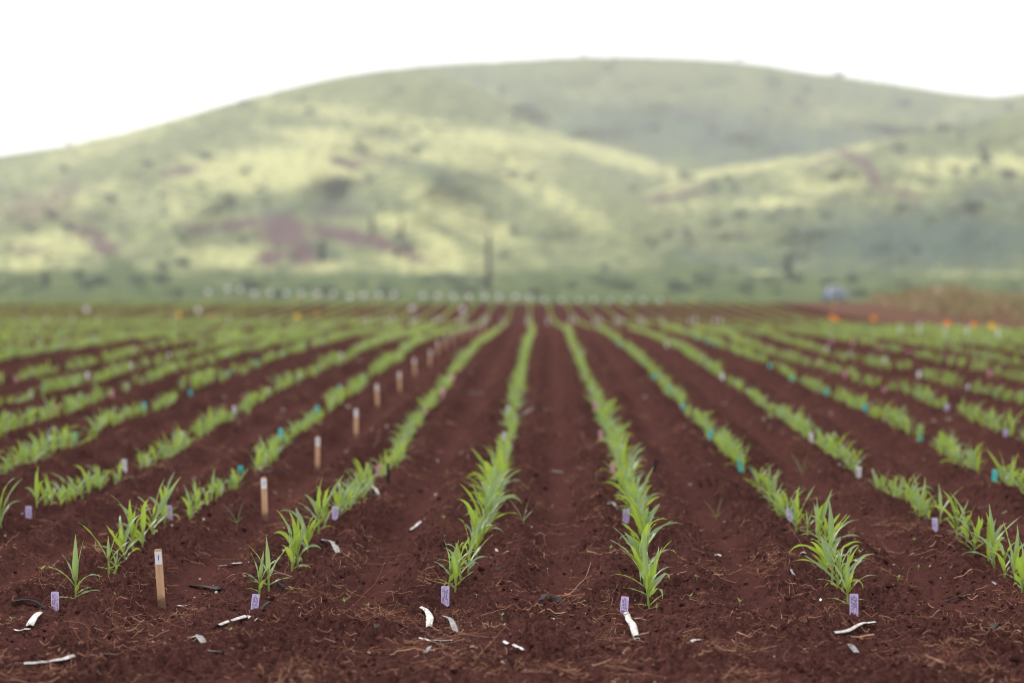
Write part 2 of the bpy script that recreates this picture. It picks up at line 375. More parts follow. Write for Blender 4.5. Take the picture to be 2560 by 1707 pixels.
# ---------------------------------------------------------------- maize seedlings
def leaf_geo(az, th0, droop, L, W, hb, r0=.004, twist=0., nl=11, nw=4, wav=.0, side=0.):
    """a blade leaving the stem at height hb: az heading, th0 angle from upright, droop added towards the tip (radians)"""
    t = np.linspace(0, 1, nl)
    th = th0+droop*t**2.1
    ds = L/(nl-1)
    rr = np.concatenate([[0], np.cumsum(np.sin(th[:-1]))*ds])+r0; zz = np.concatenate([[0], np.cumsum(np.cos(th[:-1]))*ds])+hb
    head = az+side*t*t
    dx = np.concatenate([[0], np.cumsum((np.sin(th)*np.cos(head))[:-1])*ds])+r0*math.cos(az)
    dy = np.concatenate([[0], np.cumsum((np.sin(th)*np.sin(head))[:-1])*ds])+r0*math.sin(az)
    c = np.stack([dx, dy, zz], -1)
    T = np.stack([np.sin(th)*np.cos(head), np.sin(th)*np.sin(head), np.cos(th)], -1)
    B = np.stack([-np.sin(head), np.cos(head), 0*head], -1)
    N = np.cross(T, B)                     # towards the stem: the upper face
    a = twist*t**1.3
    B2 = B*np.cos(a)[:,None]+N*np.sin(a)[:,None]; N2 = np.cross(T, B2)
    w = W*.5*np.clip((t/.34+.34), 0, 1)**.8*np.clip(1-np.clip((t-.30)/.70,0,1)**1.45, 0, 1)+.0005
    u = np.linspace(-1, 1, nw+1)
    V = c[:,None,:]+B2[:,None,:]*(w[:,None]*u[None,:])[...,None]+N2[:,None,:]*((np.abs(u)[None,:]**1.2*w[:,None]*.36*(1-.55*t[:,None]))+wav*np.abs(u)[None,:]*np.sin(t[:,None]*17+u[None,:]*1.7)*(w[:,None]/W))[...,None]
    tint = np.repeat(t[:,None], nw+1, 1)
    Fq = grid_faces(nl, nw+1)[:, ::-1]
    return V.reshape(-1,3), Fq, tint.ravel()
def stem_geo(h, r=.0048, n=7, lean=(0,0)):
    zs = np.array([-.02, .0, h*.4, h*.75, h]); rs = np.array([r*1.05, r*1.1, r, r*.85, r*.45])
    a = np.linspace(0, 2*math.pi, n, endpoint=False)
    V = np.stack([rs[:,None]*np.cos(a)+lean[0]*zs[:,None]/.1, rs[:,None]*np.sin(a)+lean[1]*zs[:,None]/.1, np.repeat(zs[:,None],n,1)], -1).reshape(-1,3)
    Fq = [(i*n+j, i*n+(j+1)%n, (i+1)*n+(j+1)%n, (i+1)*n+j) for i in range(4) for j in range(n)]
    return V, np.array(Fq), np.full(len(V), .05)
def rand_plant(rg):
    """leaf list (az, th0, droop, L, W, hb, twist, wav, side) of a seedling about 0.24 m tall"""
    base = rg.uniform(0, 2*math.pi); n = rg.integers(6, 10); out = []
    for i in range(n):
        q = i/(n-1)
        az = base+math.pi*(i%2)+rg.normal(0,.5)
        L = (.072+.134*math.sin(math.pi*min(1,.12+.70*q)))*rg.uniform(.6,1.25)
        th = (.86-.74*q)*rg.uniform(.5,1.4)+.04
        out.append((az, th, rg.uniform(.3,2.6)*(1.15-.45*q), L, (.0112+.0100*math.sin(math.pi*(.15+.6*q)))*rg.uniform(.8,1.25), .018+.075*q, rg.normal(0,1.0), .0055, rg.normal(0,.6)))
    return out
D = R
def spec_plant(rows): return [(D(a), D(t), D(d), L*.92, W*1.2, hb, D(tw), .005, D(sd)) for a, t, d, L, W, hb, tw, sd in rows]
CUSTOM = {
 'spear':spec_plant([(80,4,8,.205,.021,.085,20,0),(20,10,10,.185,.020,.085,-30,0),(150,18,30,.15,.014,.075,15,0),(178,40,75,.185,.014,.065,10,-10),(190,35,70,.165,.014,.06,-20,10),
    (-20,38,110,.14,.016,.055,30,0),(10,65,70,.13,.017,.02,20,0),(200,75,50,.11,.018,.012,-10,0),(-50,30,60,.10,.015,.04,20,0),(-10,55,40,.08,.014,.03,10,0)]),
 'vee':spec_plant([(176,28,34,.235,.017,.07,40,0),(6,14,36,.19,.018,.07,-40,0),(-8,36,40,.155,.017,.06,20,10),(-40,60,70,.085,.014,.03,0,0),(170,70,30,.055,.012,.03,0,0),(90,12,20,.12,.012,.07,0,0)]),
 'arch':spec_plant([(172,14,24,.16,.020,.06,15,0),(160,52,48,.115,.013,.055,-20,0),(10,20,70,.17,.018,.06,30,0),(-15,42,60,.13,.017,.05,10,0),(75,6,12,.15,.016,.07,0,0),(-60,40,80,.10,.014,.03,0,0),(190,66,50,.07,.012,.02,0,0)]),
 'column':spec_plant([(170,20,50,.22,.019,.10,30,0),(-10,24,36,.24,.021,.10,-20,0),(185,48,70,.19,.014,.085,10,0),(12,30,80,.17,.018,.075,20,0),(80,5,15,.23,.02,.11,0,0),(178,62,30,.12,.014,.06,0,0),(-5,50,20,.10,.015,.012,0,0),(190,66,40,.065,.012,.012,0,0),(-70,22,60,.16,.017,.07,40,0)]),
 'open':spec_plant([(15,34,30,.215,.018,.075,-35,0),(165,28,30,.18,.017,.075,30,0),(100,10,20,.17,.017,.08,10,0),(-8,62,48,.12,.014,.03,10,0),(188,70,40,.10,.014,.03,0,0),(60,40,50,.09,.012,.06,0,0)]),
 'tall':spec_plant([(165,22,40,.20,.017,.08,20,0),(20,12,70,.21,.019,.085,25,0),(0,34,90,.18,.015,.075,10,0),(190,44,70,.17,.014,.07,-10,0),(-60,20,60,.16,.017,.075,30,0),(90,8,10,.17,.017,.09,0,0),(175,60,60,.10,.013,.03,0,0),(5,58,70,.09,.012,.03,0,0)]),
}
def wither(t, hb, rnd):
    q = rnd.random()
    if hb < .03: return np.clip((t-.35*q)*1.3*(q > .35), 0, .85)
    return np.clip((t-.86+.12*q)*4, 0, .6) if q > .55 else t*0
def make_plant(spec, name='maize_seedling', split=True):
    """a hidden-free prototype: Empty > stem, leaf, leaf, ... (or stem, foliage)"""
    root = bpy.data.objects.new(name, None); root.empty_display_size = .05
    h = max(s[5] for s in spec)+.02
    V, Fq, t = stem_geo(h)
    parts = [('stem', np_mesh('stem', V, Fq, M['leaf'], True, {'tint': np.stack([t*0+.02, t*0+.4, t*0], -1)}))]
    acc = []
    for i, (az, th, dr, L, W, hb, tw, wav, sd) in enumerate(spec):
        V, Fq, t = leaf_geo(az, th, dr, L, W, hb, .002, tw, 11 if split else 7, 4 if split else 2, wav, sd)
        acc.append((V, Fq, np.stack([t, np.full(len(t), random.random()*.3), wither(t, hb, random)], -1)))
    if split:
        for V, Fq, a in acc: parts.append(('leaf', np_mesh('leaf', V, Fq, M['leaf'], True, {'tint': a})))
    else:
        V, fs, a = merge(acc); parts.append(('foliage', np_mesh('foliage', V, fs, M['leaf'], True, {'tint': a})))
    return root, parts
def merge(acc):
    o = 0; Vs = []; Fs = []; As = []
    for V, Fq, a in acc: Vs.append(V); Fs.append(Fq+o); As.append(a); o += len(V)
    return np.concatenate(Vs), np.concatenate(Fs), np.concatenate(As)
def put_plant(proto, x, y, rz, sc, label, group, lean=(0,0)):
    root, parts = proto
    r = root.copy(); link(r); r.location = (x, y, g1(x,y)-.004); r.rotation_euler = (lean[0], lean[1], rz); r.scale = (sc,sc,sc)
    for nm, me in parts: mobj(nm, me, r)
    tag(r, label, 'plant', group); return r
RG = np.random.default_rng(5)
near_protos = [make_plant(rand_plant(RG)) for _ in range(14)]
mid_protos = [make_plant(rand_plant(RG), split=False) for _ in range(10)]
cust = {k: make_plant(v) for k, v in CUSTOM.items()}

ROWNAME = {-6:'sixth row left of the middle row', -5:'fifth row left of the middle row', -4:'teal-tagged row on the left', -3:'white-tagged row on the left',
 -2:'row just left of the wooden stakes', -1:'row just right of the wooden stakes', 0:'middle row', 1:'pink-tagged row right of middle', 2:'teal-tagged row right of middle',
 3:'white-tagged row on the right', 4:'outer teal-tagged row on the right', 5:'outer pink-tagged row on the right', 6:'outer white-tagged row on the right'}
TAGS = [
 (-2,'purple',[(138,1501),(425,1281)]),(-1,'purple',[(635,1498),(838,1285)]),(0,'purple',[(1113,1489),(1213,1287)]),(1,'purple',[(1559,1511),(1564,1290)]),
 (2,'purple',[(2135,1516),(1976,1288)]),(3,'purple',[(2338,1307)]),(-3,'purple',[(72,1278)]),(5,'purple',[(2513,1087),(2368,1020)]),
 (-1,'pink',[(946,1180),(1013,1090),(1063,1024),(1107,983),(1131,945),(1151,915)]),
 (-2,'teal',[(601,1174),(701,1091),(792,1027),(850,978),(908,943),(1010,871)]),
 (-3,'white',[(311,1166),(454,1088),(586,1023),(668,975),(751,938),(804,913),(853,887),(893,869),(928,854)]),
 (-4,'teal',[(187,1087),(359,1017),(475,977),(570,937),(642,911),(706,885),(762,868),(806,854)]),
 (-5,'pink',[(134,1024),(280,978)]),(-5,'white',[(316,963),(433,914)]),
 (-6,'white',[(76,982),(218,941),(327,914),(422,888),(500,866)]),
 (-7,'pink',[(41,950)]),(-7,'teal',[(27,888),(136,871),(227,853),(299,841)]),(-8,'white',[(97,849)]),(-8,'teal',[(65,838),(155,830)]),
 (0,'white',[(1260,1093),(1270,1021),(1291,978)]),
 (1,'pink',[(1533,1171),(1503,1088),(1488,1020),(1479,978),(1460,944),(1438,885),(1427,868)]),
 (2,'teal',[(1853,1168),(1775,1086),(1708,1016),(1672,974),(1635,937),(1612,910),(1568,869),(1547,860)]),
 (3,'white',[(2146,1183),(2028,1095),(1927,1024),(1869,979),(1806,943),(1766,912),(1667,862)]),
 (4,'teal',[(2485,1188),(2301,1091),(2162,1024),(2067,980),(1979,945),(1925,915),(1870,888),(1830,873),(1789,861),(1767,853),(1740,842)]),
 (5,'pink',[(2211,970),(2113,936),(2045,907),(1977,883),(1929,869),(1882,861)]),
 (6,'white',[(2420,971),(2297,936),(2212,904),(2126,885),(2067,869),(2012,857)]),
 (7,'pink',[(2475,937),(2372,906),(2270,884),(2199,869),(2132,858),(2078,852)])]
FRONT = {  # bases of the seedlings of the first plot, read off the photograph (photo pixels)
 -2:[(190,1496,'spear',1.0),(272,1439,'vee',1.0),(290,1432,'arch',.55),(314,1406,None,1.),(332,1381,None,1.),(356,1364,None,1.),(381,1345,None,1.1),(412,1312,None,1.)],
 -1:[(648,1488,'arch',.92),(672,1475,'open',1.0),(730,1428,None,1.05),(744,1413,None,1.),(770,1381,None,1.),(797,1337,None,1.05),(812,1320,None,.9)],
 0:[(1121,1467,'arch',1.02),(1138,1478,None,.8),(1152,1448,None,.95),(1170,1435,None,.95),(1191,1391,None,1.0),(1197,1378,None,1.1),(1205,1350,None,1.1),(1215,1330,None,1.1),(1225,1300,None,1.)],
 1:[(1622,1522,'column',.96),(1619,1492,None,1.05),(1612,1462,None,1.1),(1608,1435,None,1.1),(1612,1405,None,1.05),(1606,1375,None,1.15),(1600,1345,None,1.1),(1598,1325,None,1.),(1592,1300,None,1.)],
 2:[(2119,1524,'tall',.92),(2106,1492,None,.9),(2095,1478,None,1.),(2080,1460,None,1.05),(2066,1438,None,1.),(2077,1419,None,1.1),(2062,1390,None,1.05),(2047,1361,None,.95),(2018,1341,'vee',.75),(1990,1330,None,.9)],
 3:[(2555,1478,None,1.),(2537,1456,None,.9),(2512,1448,None,.95),(2486,1423,None,1.05),(2471,1405,None,.9),(2435,1383,None,1.),(2417,1368,None,.95),(2391,1346,None,.9),(2349,1313,'open',1.)],
 -3:[(2,1322,None,1.)],
}
RANGES = [9.22,12.3,14.87,17.43,20.43,23.0,25.86,28.7,31.1,33.9,36.7,39.5,42.3,45.]
cand = []      # (Y, k, x, proto key, scale)
for k, lst in FRONT.items():
    for px, py, key, sc in lst:
        x, y = hit(px, py); cand.append((y, k, x, key, sc*(.97 if key else 1.02)))
rg = np.random.default_rng(21)
for k in range(-34, 21):
    y = 12.45 if k not in (-3,) else 12.75
    if k in (-4,-5,-6,4,5,6,7): y = 12.
    while y < 106.5:
        y += .112*rg.uniform(.55,1.5)
        x = float(row_x(k, y))
        if x > 11.5+.3*math.sin(y*.2): break
        if abs(x) > .235*y+1.5: continue
        ri = int(np.searchsorted(RANGES, y))
        if y < 45:
            d0 = min(abs(y-r_) for r_ in RANGES)
            if 13 < y < 35 and any(0 < y-r_+.16 < .26 for r_ in RANGES): continue        # little gap where each plot starts
            pr = random.Random(k*101+ri)
            sc = pr.uniform(.50,.74)*(1.32 if y < 15 else 1.16 if y < 19 else 1.03)
            if pr.random() < .10 and rg.random() < .35: continue
            if rg.random() < .07: continue
            if k >= 8 and y > 36: sc *= 1.15
        else:
            if 57.5 < y < 62.: continue
            sc = .58+.08*math.sin(k*1.7)
            if k < -3 and rg.random() < .33+.25*math.sin(k*2.3+y*.15): continue
            if k >= 9 and y < 57: sc *= 1.2
            if y > 62: sc *= 1.05 if k < -3 else .72
            if y > 62 and -3 <= k <= 9 and rg.random() < .35: continue
        cand.append((y, k, x+rg.normal(0,.018), None, sc*rg.uniform(.70,1.18)))
cand.sort(key=lambda c: c[0]-(.0 if abs(c[2]) < .212*c[0]+.1 else -100))
NIND = 300
tag_pts = []
for k_, c_, l_ in TAGS:
    for px_, py_ in l_: tag_pts.append(inv(px_, py_, .036))
tag_pts = np.array(tag_pts)
def hides(c):
    dy = tag_pts[:,1]-c[0]
    return bool(np.any((dy > -.03)&(dy < .68)&(np.abs(c[2]*tag_pts[:,1]/c[0]-tag_pts[:,0]) < .10)))
cand = [c for c in cand if c[0] < 12.6 or not hides(c)]
inview = [c for c in cand if abs(c[2]) < .2118*c[0]+.12][:NIND]
ids = set(id(c) for c in inview)
rows = {}
for c in inview: rows.setdefault(c[1], []).append(c)
for k, lst in rows.items():
    lst.sort(key=lambda c: c[0])
    for i, (y, kk, x, key, sc) in enumerate(lst):
        proto = cust[key] if key else (near_protos[rg.integers(14)] if y < 14.5 else mid_protos[rg.integers(10)])
        lab = f"maize seedling, {nth(i)} from the near end of the {ROWNAME[k]}"
        mirror = rg.uniform(-.25,.25) if key else rg.uniform(0, 6.28)
        put_plant(proto, x, y, mirror, sc*(1. if key else 1.0), lab, 'maize seedlings standing in rows', (rg.normal(0,.06), rg.normal(0,.06)))

# the remaining thousands of seedlings: one object
def crop_mass():
    rgl = np.random.default_rng(77)
    def lod(nl, nw, nleaf):
        res = []
        for _ in range(10):
            sp = rand_plant(rgl); sp = sp[-nleaf:] if nleaf < len(sp) else sp
            acc = []
            for (az, th, dr, L, W, hb, tw, wav, sd) in sp:
                V, Fq, t = leaf_geo(az, th, dr, L, W*1.05, hb, .002, tw, nl, nw, 0, sd)
                acc.append((V, Fq, np.stack([t, np.full(len(t), rgl.random()*.3), wither(t, hb, rgl)], -1)))
            res.append(merge(acc))
        return res
    A = lod(6, 2, 8); B = lod(4, 1, 6)
    acc = []
    rest = [c for c in cand if id(c) not in ids]
    X = np.array([c[2] for c in rest]); Y = np.array([c[0] for c in rest]); Z = gz(X, Y)
    for c, z in zip(rest, Z):
        y, k, x, key, sc = c
        V, Fq, a = (A if y < 32 else B)[rgl.integers(10)]
        an = rgl.uniform(0, 6.28); cs, sn = math.cos(an)*sc, math.sin(an)*sc
        P = np.stack([V[:,0]*cs-V[:,1]*sn+x, V[:,0]*sn+V[:,1]*cs+y, V[:,2]*sc+z-.004], -1)
        a = a.copy(); a[:,1] = (a[:,1]+random.Random(k*7+int(np.searchsorted(RANGES, y))).random()*.5+rgl.random()*.35)*(1. if y < 36 else .38)
        acc.append((P, Fq, a))
    V, Fq, a = merge(acc)
    me = np_mesh('maize_crop', V, Fq, M['leaf'], True, {'tint': a})
    tag(mobj('maize_crop', me), 'rows of small maize plants filling the field towards the hills', 'crop', None, 'stuff')
crop_mass()

# ---------------------------------------------------------------- plot tags
def plate(w, h, th, bury=.03, n=5, r=.004):
    m = MB(); out = []
    for cx, cz, a0 in ((w/2-r, h-r, 0), (-w/2+r, h-r, 90)):
        for i in range(n): a = R(a0+90*i/(n-1)); out.append((cx+r*math.cos(a), cz+r*math.sin(a)))
    out += [(-w/2, -bury), (w/2, -bury)]
    m.loft([[(x, th/2, z) for x, z in out], [(x, -th/2, z) for x, z in out]], 0, True)
    return m
def tag_print(seed, w, h):
    rg2 = random.Random(seed); m = MB(); y = -.0011
    # vertical runs of small illegible lettering
    for cx, z0, z1, wd in ((-.0085,.012,.062,.0034),(-.0028,.006,.066,.0036),(.0035,.022,.064,.0034),(.0092,.008,.058,.003)):
        z = z0
        while z < z1:
            dz = rg2.uniform(.0010,.0030)
            if rg2.random() < .82:
                for _ in range(2):
                    a = cx+rg2.uniform(-.5,.5)*wd; b = rg2.uniform(.25,.6)*wd
                    m.add([(a-b,y,z),(a+b,y,z),(a+b,y,z+dz),(a-b,y,z+dz*rg2.uniform(.6,1))], [(0,1,2,3)])
            z += dz+rg2.uniform(.0004,.0015)
    return m.mesh('print', M['print'])
TAGW, TAGH = .031, .073
plates = {c: plate(TAGW, TAGH, .0014).mesh('plate', M['tag_'+c]) for c in ('purple','white','teal','pink')}
prints = [tag_print(i, TAGW, TAGH) for i in range(5)]
ROWNAME.update({7:'far right pink-tagged row', -7:'seventh row left of the middle row', -8:'eighth row left of the middle row'})
rgt = random.Random(3); npr = 0
for k, c, lst in TAGS:
    for i, (px, py) in enumerate(lst):
        x, y = hit(px, py, TAGH*.5)
        e = empty('plot_tag', (x, y, g1(x, y)), R(rgt.uniform(-22,22)), rgt.uniform(.94,1.06))
        e.rotation_euler.y = R(rgt.uniform(-6,6)); e.rotation_euler.x = R(rgt.uniform(-10,4))
        mobj('plate', plates[c], e)
        if y < 26: mobj('print', prints[npr%5], e); npr += 1
        ext = 'printed plastic' if y < 15 else 'small plastic'
        tag(e, f"{c} plastic tag, {nth(i)} {c} one along the {ROWNAME[k]}", 'plant tag', 'plot tags at the starts of the plots')
# the white tag stakes at the start of the far block
tall_plate = plate(.036, .22, .004).mesh('plate', M['tag_white'])
FT = [(1665/1.8375,800),(1690/1.8375,797),(1780/1.8375,799),(1803/1.8375,796),(1890/1.8375,801),(1912/1.8375,797),(2000/1.8375,800),(2024/1.8375,795),(2110/1.8375,801),(2132/1.8375,796),(2218/1.8375,802),(2238/1.8375,797),(2310/1.8375,800)]
FT += [(1280+q/1.8375, yy) for q, yy in ((70,801),(166,800),(268,799),(292,797),(380,802),(402,799),(480,801),(503,798),(588,801),(606,798),(690,800),(818,801),(842,798),(930,802),(955,798))]
FT += [(2249,819),(2298,821),(2362,825),(2418,827),(2494,836),(57,795),(117,795),(180,797),(245,797),(433,797),(544,795),(658,795),(572,795)]
for i, (px, py) in enumerate(FT):
    x, y = inv(px, py, .15)
    o = mobj('tag_stake', tall_plate, None, (x, y, g1(x,y))); o.rotation_euler.z = R(rgt.uniform(-20,20))
    tag(o, 'tall white tag stake standing blurred among the far rows', 'tag stake', 'white tag stakes in the far block')

# ---------------------------------------------------------------- wooden range stakes with numbers
def stake_body(w=.0305, h=.240, th=.006):
    m = MB(); n = 7; out = []; r = .009
    for cx, a0 in ((w/2-r, 0), (-w/2+r, 90)):
        for i in range(n): a = R(a0+90*i/(n-1)); out.append((cx+r*math.cos(a), h-r+r*math.sin(a)*.95))
    out += [(-w/2,-.05),(w/2,-.05)]
    ins = lambda k: [(x*k, 0, z-(1-k)*.02*(1 if z > 0 else 0)) for x, z in out]
    m.loft([[(x,th/2,z) for x,_,z in ins(.96)], [(x,th/2-.0008,z) for x,_,z in ins(1)], [(x,-th/2+.0008,z) for x,_,z in ins(1)], [(x,-th/2,z) for x,_,z in ins(.96)]], 0, True)
    return m.mesh('shaft', M['wood'])
def label_mesh():
    m = MB(); w = .0270; z0, z1 = .178, .2295; y = -.0031
    m.loft([[(-w/2,y,z0),(w/2,y,z0),(w/2,y,z1),(-w/2,y,z1)], [(-w/2,y-.0006,z0),(w/2,y-.0006,z0),(w/2,y-.0006,z1),(-w/2,y-.0006,z1)]], 0, True)
    return m.mesh('label_sticker', M['white_label'])
def number_mesh(txt):
    cu = bpy.data.curves.new('number', 'FONT'); cu.body = txt; cu.size = .031; cu.align_x = 'CENTER'; cu.extrude = .0001
    o = bpy.data.objects.new('number_source', cu); link(o)
    dg = bpy.context.evaluated_depsgraph_get(); me = bpy.data.meshes.new_from_object(o.evaluated_get(dg))
    bpy.data.objects.remove(o); me.materials.clear(); me.materials.append(M['ink']); me.name = 'number'
    for p_ in me.polygons: p_.material_index = 0
    return me
sb = stake_body(); lm = label_mesh()
STK = [(405,1522,396),(663,1300,666),(793,1181,796),(890,1098,890),(944,1024,943),(1000,982,1001),(1038,946,1038),(1074,921,1074),(1094,893,1095),(1113,876,1113),(1132,864,1132),(1154,853,1154),(1173,846,1174),(1192,839,1192),(1208,835,1208)]
for i, (px, py, tx) in enumerate(STK):
    x, y = hit(px, py)
    e = empty('wooden_stake', (x, y, g1(x,y)-.004), R(rgt.uniform(-8,8)))
    e.rotation_euler.y = math.atan((tx-px)/150) if i == 0 else R(rgt.uniform(-3,3))
    e.rotation_euler.x = R(rgt.uniform(-6,3))
    mobj('shaft', sb, e); lb = mobj('label_sticker', lm, e)
    if i < 12:
        nm = mobj('number', number_mesh(str(i+1)), lb); nm.rotation_euler = (R(90),0,0); nm.location = (0,-.0041,.195)
    tag(e, 'wooden stake with a white sticker numbered 1, nearest in the line of stakes' if i == 0 else 'wooden stake with a white sticker numbered 2, behind the front stake' if i == 1
        else f"wooden stake with white-stickered top, {nth(i)} from the near end of the stake line", 'stake', 'wooden stakes in a line between two rows')

# ---------------------------------------------------------------- marker flags
def flag_obj(mat, px, py, hh, label, group, size=.16, cat='flag'):
    x, y = inv(px, py, hh)
    e = empty('marker_flag', (x, y, g1(x,y)), R(rgt.uniform(-30,30)))
    m = MB(); m.tube([(0,0,-.1),(0,0,hh*.5),(0,0,hh+size*.5)], .004, 6); m.build('wire_stem', M['wire'], e)
    n = 6; g = []
    for zz in (hh-size*.42, hh, hh+size*.42): g.append([(.002+size*1.1*i/n, .018*math.sin(i*1.3+zz*9), zz-.02*(i/n)**2) for i in range(n+1)])
    V = [p for r_ in g for p in r_]; V2 = [(p[0], p[1]+.003, p[2]) for p in V]
    Fq = [tuple(f) for f in grid_faces(3, n+1)]; k = len(V)
    m = MB(); m.add(V, Fq); m.add(V2, [f[::-1] for f in Fq]); m.build('flag_cloth', M[mat], e, True)
    tag(e, label, cat, group)
YEL = [(447,785),(743,752),(743,793),(941,754),(1740,748),(1846,748),(2477,812)]
ORA = [(532,785),(797,785),(797,751),(974,750),(1675,748),(2088,763),(2081,798),(2091,795),(2183,803),(2368,808),(2434,808)]
for px, py in YEL: flag_obj('yellow', px-7, py, .42 if py > 760 else .30, 'small yellow marker flag blurred in the distance among crop rows', 'yellow marker flags', .09)
for px, py in ORA: flag_obj('orange', px-7, py, .42 if py > 760 else .30, 'small orange marker flag blurred in the distance at the crop edge', 'orange marker flags', .078 if px > 1600 else .055)
WHI = [(520,729),(569,722),(599,723),(636,733),(676,733),(716,733),(753,732),(793,734),(833,734),(876,741),(908,737),(947,737),(984,737),(1057,738),(1094,738),(1133,740),(1173,741),(1211,742),(1247,742),(1288,741),(1325,742)]
WH2 = [(1362,750),(1404,750),(1446,750),(1484,750),(1525,750),(1568,750),(1609,750),(1650,750)]
def far_marker(px, py, d, w, label, group, dist):
    ux, dz = ray(px, py); x, y = ux*dist, dist
    g = g1(x, y); top = HC+dz*dist
    e = empty('row_marker', (x, y, g), R(rgt.uniform(-15,15)))
    m = MB(); m.box((0,0,(top-g-w*.4)/2-.05), (.03,.03,top-g-w*.4+.1), 0, .004); m.build('post', M['wood'], e)
    n = 10; m = MB()
    out = [(w*.5*math.cos(2*math.pi*i/n), w*.5*math.sin(2*math.pi*i/n)) for i in range(n)]
    m.loft([[(a,.012,b+top-g) for a,b in out],[(a,-.012,b+top-g) for a,b in out]], 0, True); m.build('disc', M['tag_white'], e)
    tag(e, label, 'row marker', group)
for px, py in WHI: far_marker(px, py, 0, .215, 'white round marker in the line at the far end of the rows', 'white markers at the row ends', 111.)
for px, py in WH2: far_marker(px, py, 0, .17, 'small white round marker, in the fainter right part of the far line', 'faint white markers at the row ends', 112.)
for px, py in [(216,773),(495,774),(1031,770),(1156,773)]: far_marker(px, py, 0, .19, 'single white round marker standing out among the far crop rows', 'white markers among the far rows', 88.)

# ---------------------------------------------------------------- plastic scraps and other litter on the soil
def strip(name, pts, width, kind, label, cat, arch=.0, roll=.5, th=.0022, lift=.003):
    width *= 1.0; roll *= .62 if kind == 'white' else .42; arch *= .7; th = min(th, .004)
    """a flattened piece of drip tape or film lying along photo points pts; roll bows its cross-section"""
    P = [hit(*p) for p in pts]; P = np.array(P)
    seg = np.concatenate([[0], np.cumsum(np.hypot(*np.diff(P, axis=0).T))]); L = seg[-1]
    n = 14; t = np.linspace(0, L, n); X = np.interp(t, seg, P[:,0]); Y = np.interp(t, seg, P[:,1])
    rl = random.Random(label); ph0 = rl.random()*6
    q = t/L; Z = gz(X, Y)
    Zl = np.polyval(np.polyfit(t, Z, 1), t); Z = Zl+.35*np.max(Z-Zl)+.2*np.clip(Z-Zl,-.004,.01)+lift+arch*np.sin(q*math.pi)+.0012*np.sin(q*7+rl.random()*6)
    o = Vector((float(X.mean()), float(Y.mean()), float(Z.min())))
    d = np.stack([np.gradient(X), np.gradient(Y)], -1); d /= np.linalg.norm(d, axis=1)[:,None]
    side = np.stack([-d[:,1], d[:,0]], -1); m = MB(); rings = []; nu = 6
    for i in range(n):
        w = width*.5*(.85+.15*min(1, q[i]*5))*(1-.12*max(0, q[i]-.8)/.2)*(1+.07*math.sin(q[i]*11+rl.random()))
        tw = .35*math.sin(q[i]*3+ph0)
        top = []; bot = []
        for j in range(nu+1):
            u = -1+2*j/nu; zz = roll*width*(1-u*u)*.5+u*w*tw*.5
            x_, y_ = X[i]+side[i,0]*u*w, Y[i]+side[i,1]*u*w
            top.append((x_-o.x, y_-o.y, Z[i]+zz+th-o.z)); bot.append((x_-o.x, y_-o.y, Z[i]+zz*.75-o.z))
        rings.append(top+bot[::-1])
    N = 2*(nu+1); V = [p for r_ in rings for p in r_]; Fs = []; mi = []
    for a in range(n-1):
        for j in range(N):
            Fs.append((a*N+j, a*N+(j+1)%N, (a+1)*N+(j+1)%N, (a+1)*N+j)); mi.append(0 if j < nu else 1)
    Fs += [tuple(range(N-1,-1,-1)), tuple((n-1)*N+j for j in range(N))]; mi += [1,1]
    me = bpy.data.meshes.new(name); me.from_pydata([tuple(v) for v in V], [], Fs)
    mats = {'white':('tape_white','tape_black'),'grey':('tape_grey','tape_black'),'black':('tape_black','tape_black'),'tan':('chip_tan','chip_tan')}[kind]
    for mm in mats: me.materials.append(M[mm])
    me.polygons.foreach_set('material_index', mi); me.polygons.foreach_set('use_smooth', [True]*len(Fs)); me.update()
    ob = mobj(name, me, None, o); tag(ob, label, cat, 'plastic scraps littering the soil'); return ob
DT = 'drip_tape_scrap'; CT = 'scrap'
strip(DT, [(61,1668),(150,1656),(184,1652)], .024, 'white', 'dirty white tube of drip tape lying in the bottom left corner', CT, 0, .8, .008)
strip(DT, [(74,1570),(101,1540)], .030, 'white', 'short white piece of tape just in front of the leftmost purple tag', CT, .02, .5)
strip(DT, [(36,1574),(55,1579),(78,1581)], .010, 'white', 'thin curled white and black strip left below the leftmost purple tag', CT)
strip(DT, [(544,1580),(617,1548),(641,1541)], .022, 'white', 'long white tape piece pointing at the second purple tag', CT, .006, .9, .008)
strip('film_scrap', [(475,1600),(495,1599),(511,1608)], .022, 'grey', 'crumpled grey film scrap below the long white tape piece', CT, .015)
strip(DT, [(519,1643),(550,1636),(578,1628)], .011, 'grey', 'thin pale strip half covered by soil near the bottom edge', CT)
strip('film_scrap', [(34,1507),(80,1509),(119,1525)], .035, 'black', 'black film strip curling on the soil beside the leftmost purple tag', CT, .02)
strip('film_scrap', [(468,1462),(510,1470),(549,1478)], .030, 'black', 'flat black film strip between stake 1 and the second purple tag', CT, .008, .3)
strip('film_scrap', [(672,1466),(695,1464),(712,1471)], .022, 'black', 'short black film strip behind the second purple tag', CT, .015)
strip(DT, [(549,1416),(590,1413),(625,1411)], .010, 'white', 'thin straight white strip lying behind stake 1', CT)
strip('film_scrap', [(632,1412),(690,1416),(723,1418)], .009, 'black', 'thin black strip continuing the white strip behind stake 1', CT)
strip(DT, [(443,1516),(477,1514)], .009, 'white', 'tiny white and black strip between stake 1 and second purple tag', CT)
strip('film_scrap', [(651,1529),(674,1505)], .012, 'black', 'short black stick leaning beside the second purple tag', CT, .01)
strip(DT, [(1052,1516),(1066,1535),(1075,1556),(1072,1570)], .026, 'white', 'curved white tape piece below the purple tag of the middle row', CT, .02, .7)
